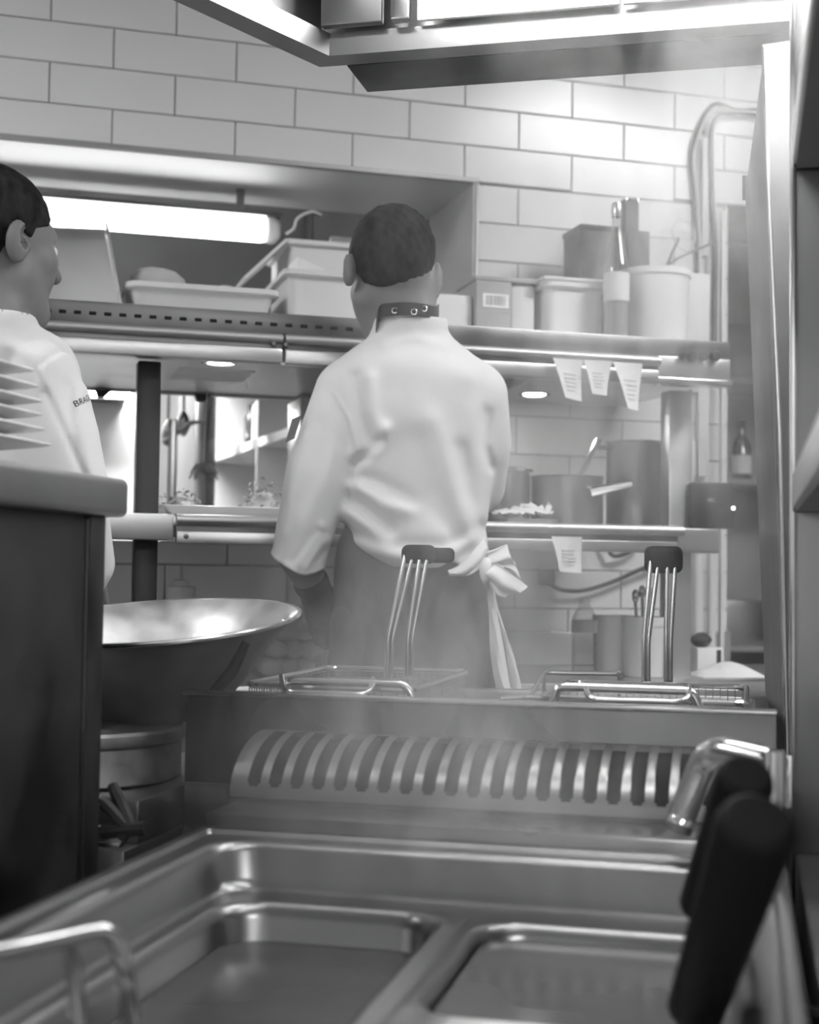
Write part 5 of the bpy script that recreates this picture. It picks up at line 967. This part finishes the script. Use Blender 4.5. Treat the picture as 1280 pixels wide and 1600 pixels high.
for s_ in (-1, 1): Fm.mesh(lambda p, s_=s_: np.maximum(smin(ell(p, (cx2 + .11 * s_, .05, .16), (.047, .05, .145)), ell(p, (cx2 + .11 * s_, .08, .08), (.045, .06, .06)), .03), .002 - p[:, 1]), (cx2 + .11 * s_ - .09, -.01, -.02), (cx2 + .11 * s_ + .09, .16, .34), .006, 'shoe', 'shoe', mn)

# ================================================================== STEAM
def steam(name, label, lo, hi, build):
    m = bpy.data.materials.new(name); m.use_nodes = True; MATS[name] = m; nt = m.node_tree; N = nt.nodes; N.remove(N['Principled BSDF'])
    sc = N.new('ShaderNodeVolumeScatter'); sc.inputs['Color'].default_value = (1, 1, 1, 1); sc.inputs['Anisotropy'].default_value = .2; nt.links.new(sc.outputs[0], N['Material Output'].inputs['Volume'])
    tc = N.new('ShaderNodeNewGeometry'); build(nt, tc.outputs['Position'], sc.inputs['Density'])
    MB().box(lo, hi).build(name, name, None, 0, label, 'steam', None, 'stuff')
def mth(nt, op, a, b=None, c=None, clamp=False):
    n = nt.nodes.new('ShaderNodeMath'); n.operation = op; n.use_clamp = clamp
    for i, v in enumerate((a, b, c)):
        if v is None: continue
        if hasattr(v, 'node'): nt.links.new(v, n.inputs[i])
        else: n.inputs[i].default_value = v
    return n.outputs[0]
def noise(nt, pos, scale, stretch, detail=3, dist=0.6):
    mp = nt.nodes.new('ShaderNodeMapping'); mp.inputs['Scale'].default_value = stretch; nt.links.new(pos, mp.inputs[0]); n = nt.nodes.new('ShaderNodeTexNoise'); n.inputs['Scale'].default_value = scale; n.inputs['Detail'].default_value = detail; n.inputs['Distortion'].default_value = dist; nt.links.new(mp.outputs[0], n.inputs['Vector']); return n.outputs['Fac']
def ramp(nt, v, a, b, lo=0.0, hi=1.0):
    r = nt.nodes.new('ShaderNodeMapRange'); r.interpolation_type = 'SMOOTHSTEP'; r.inputs['From Min'].default_value = a; r.inputs['From Max'].default_value = b; r.inputs['To Min'].default_value = lo; r.inputs['To Max'].default_value = hi; nt.links.new(v, r.inputs['Value']); return r.outputs[0]
def gauss(nt, v, c, w):
    t = mth(nt, 'DIVIDE', mth(nt, 'SUBTRACT', v, c), w); return mth(nt, 'EXPONENT', mth(nt, 'MULTIPLY', mth(nt, 'MULTIPLY', t, t), -1.0))
def plume(nt, pos, out):
    s = nt.nodes.new('ShaderNodeSeparateXYZ'); nt.links.new(pos, s.inputs[0]); x, y, z = s.outputs
    w = ramp(nt, noise(nt, pos, 6.2, (1.3, 1.3, .5), 3, 1.3), .48, .62)
    far = mth(nt, 'MULTIPLY', ramp(nt, y, 1.70, 1.85), ramp(nt, y, 2.34, 2.2)); near = mth(nt, 'MULTIPLY', ramp(nt, y, 1.28, 1.5), ramp(nt, y, 1.85, 1.7))
    ga = mth(nt, 'MULTIPLY', gauss(nt, x, ramp(nt, z, .9, 1.9, -.16, .0), .26), mth(nt, 'MULTIPLY', mth(nt, 'MULTIPLY', far, ramp(nt, z, 1.95, 1.6, .35, 1.0)), ramp(nt, z, 1.05, 1.45, .22, 1.15)))                    # the plume over the right fryer basket
    gc = mth(nt, 'MULTIPLY', mth(nt, 'MULTIPLY', gauss(nt, x, -.44, .2), far), ramp(nt, z, 1.6, 1.0, .02, .85))   # a thinner one over the left basket
    gb = mth(nt, 'MULTIPLY', mth(nt, 'MULTIPLY', gauss(nt, x, -.34, .2), near), ramp(nt, z, 1.1, .88, 0, 1.7))   # steam creeping over the vent cover
    g = mth(nt, 'ADD', mth(nt, 'ADD', ga, gc), gb); lid = mth(nt, 'MULTIPLY', ramp(nt, z, 2.2, 1.9, .1, 1), ramp(nt, z, .75, .84))
    d = mth(nt, 'MULTIPLY', mth(nt, 'MULTIPLY', g, mth(nt, 'ADD', mth(nt, 'MULTIPLY', w, 1.0), .06)), lid); nt.links.new(mth(nt, 'MULTIPLY', d, STEAM_DENSITY), out)
steam('steam', 'white steam rising from the wells and drifting up under the hood', (-.74, 1.27, .753), (.74, 2.35, 2.25), plume)
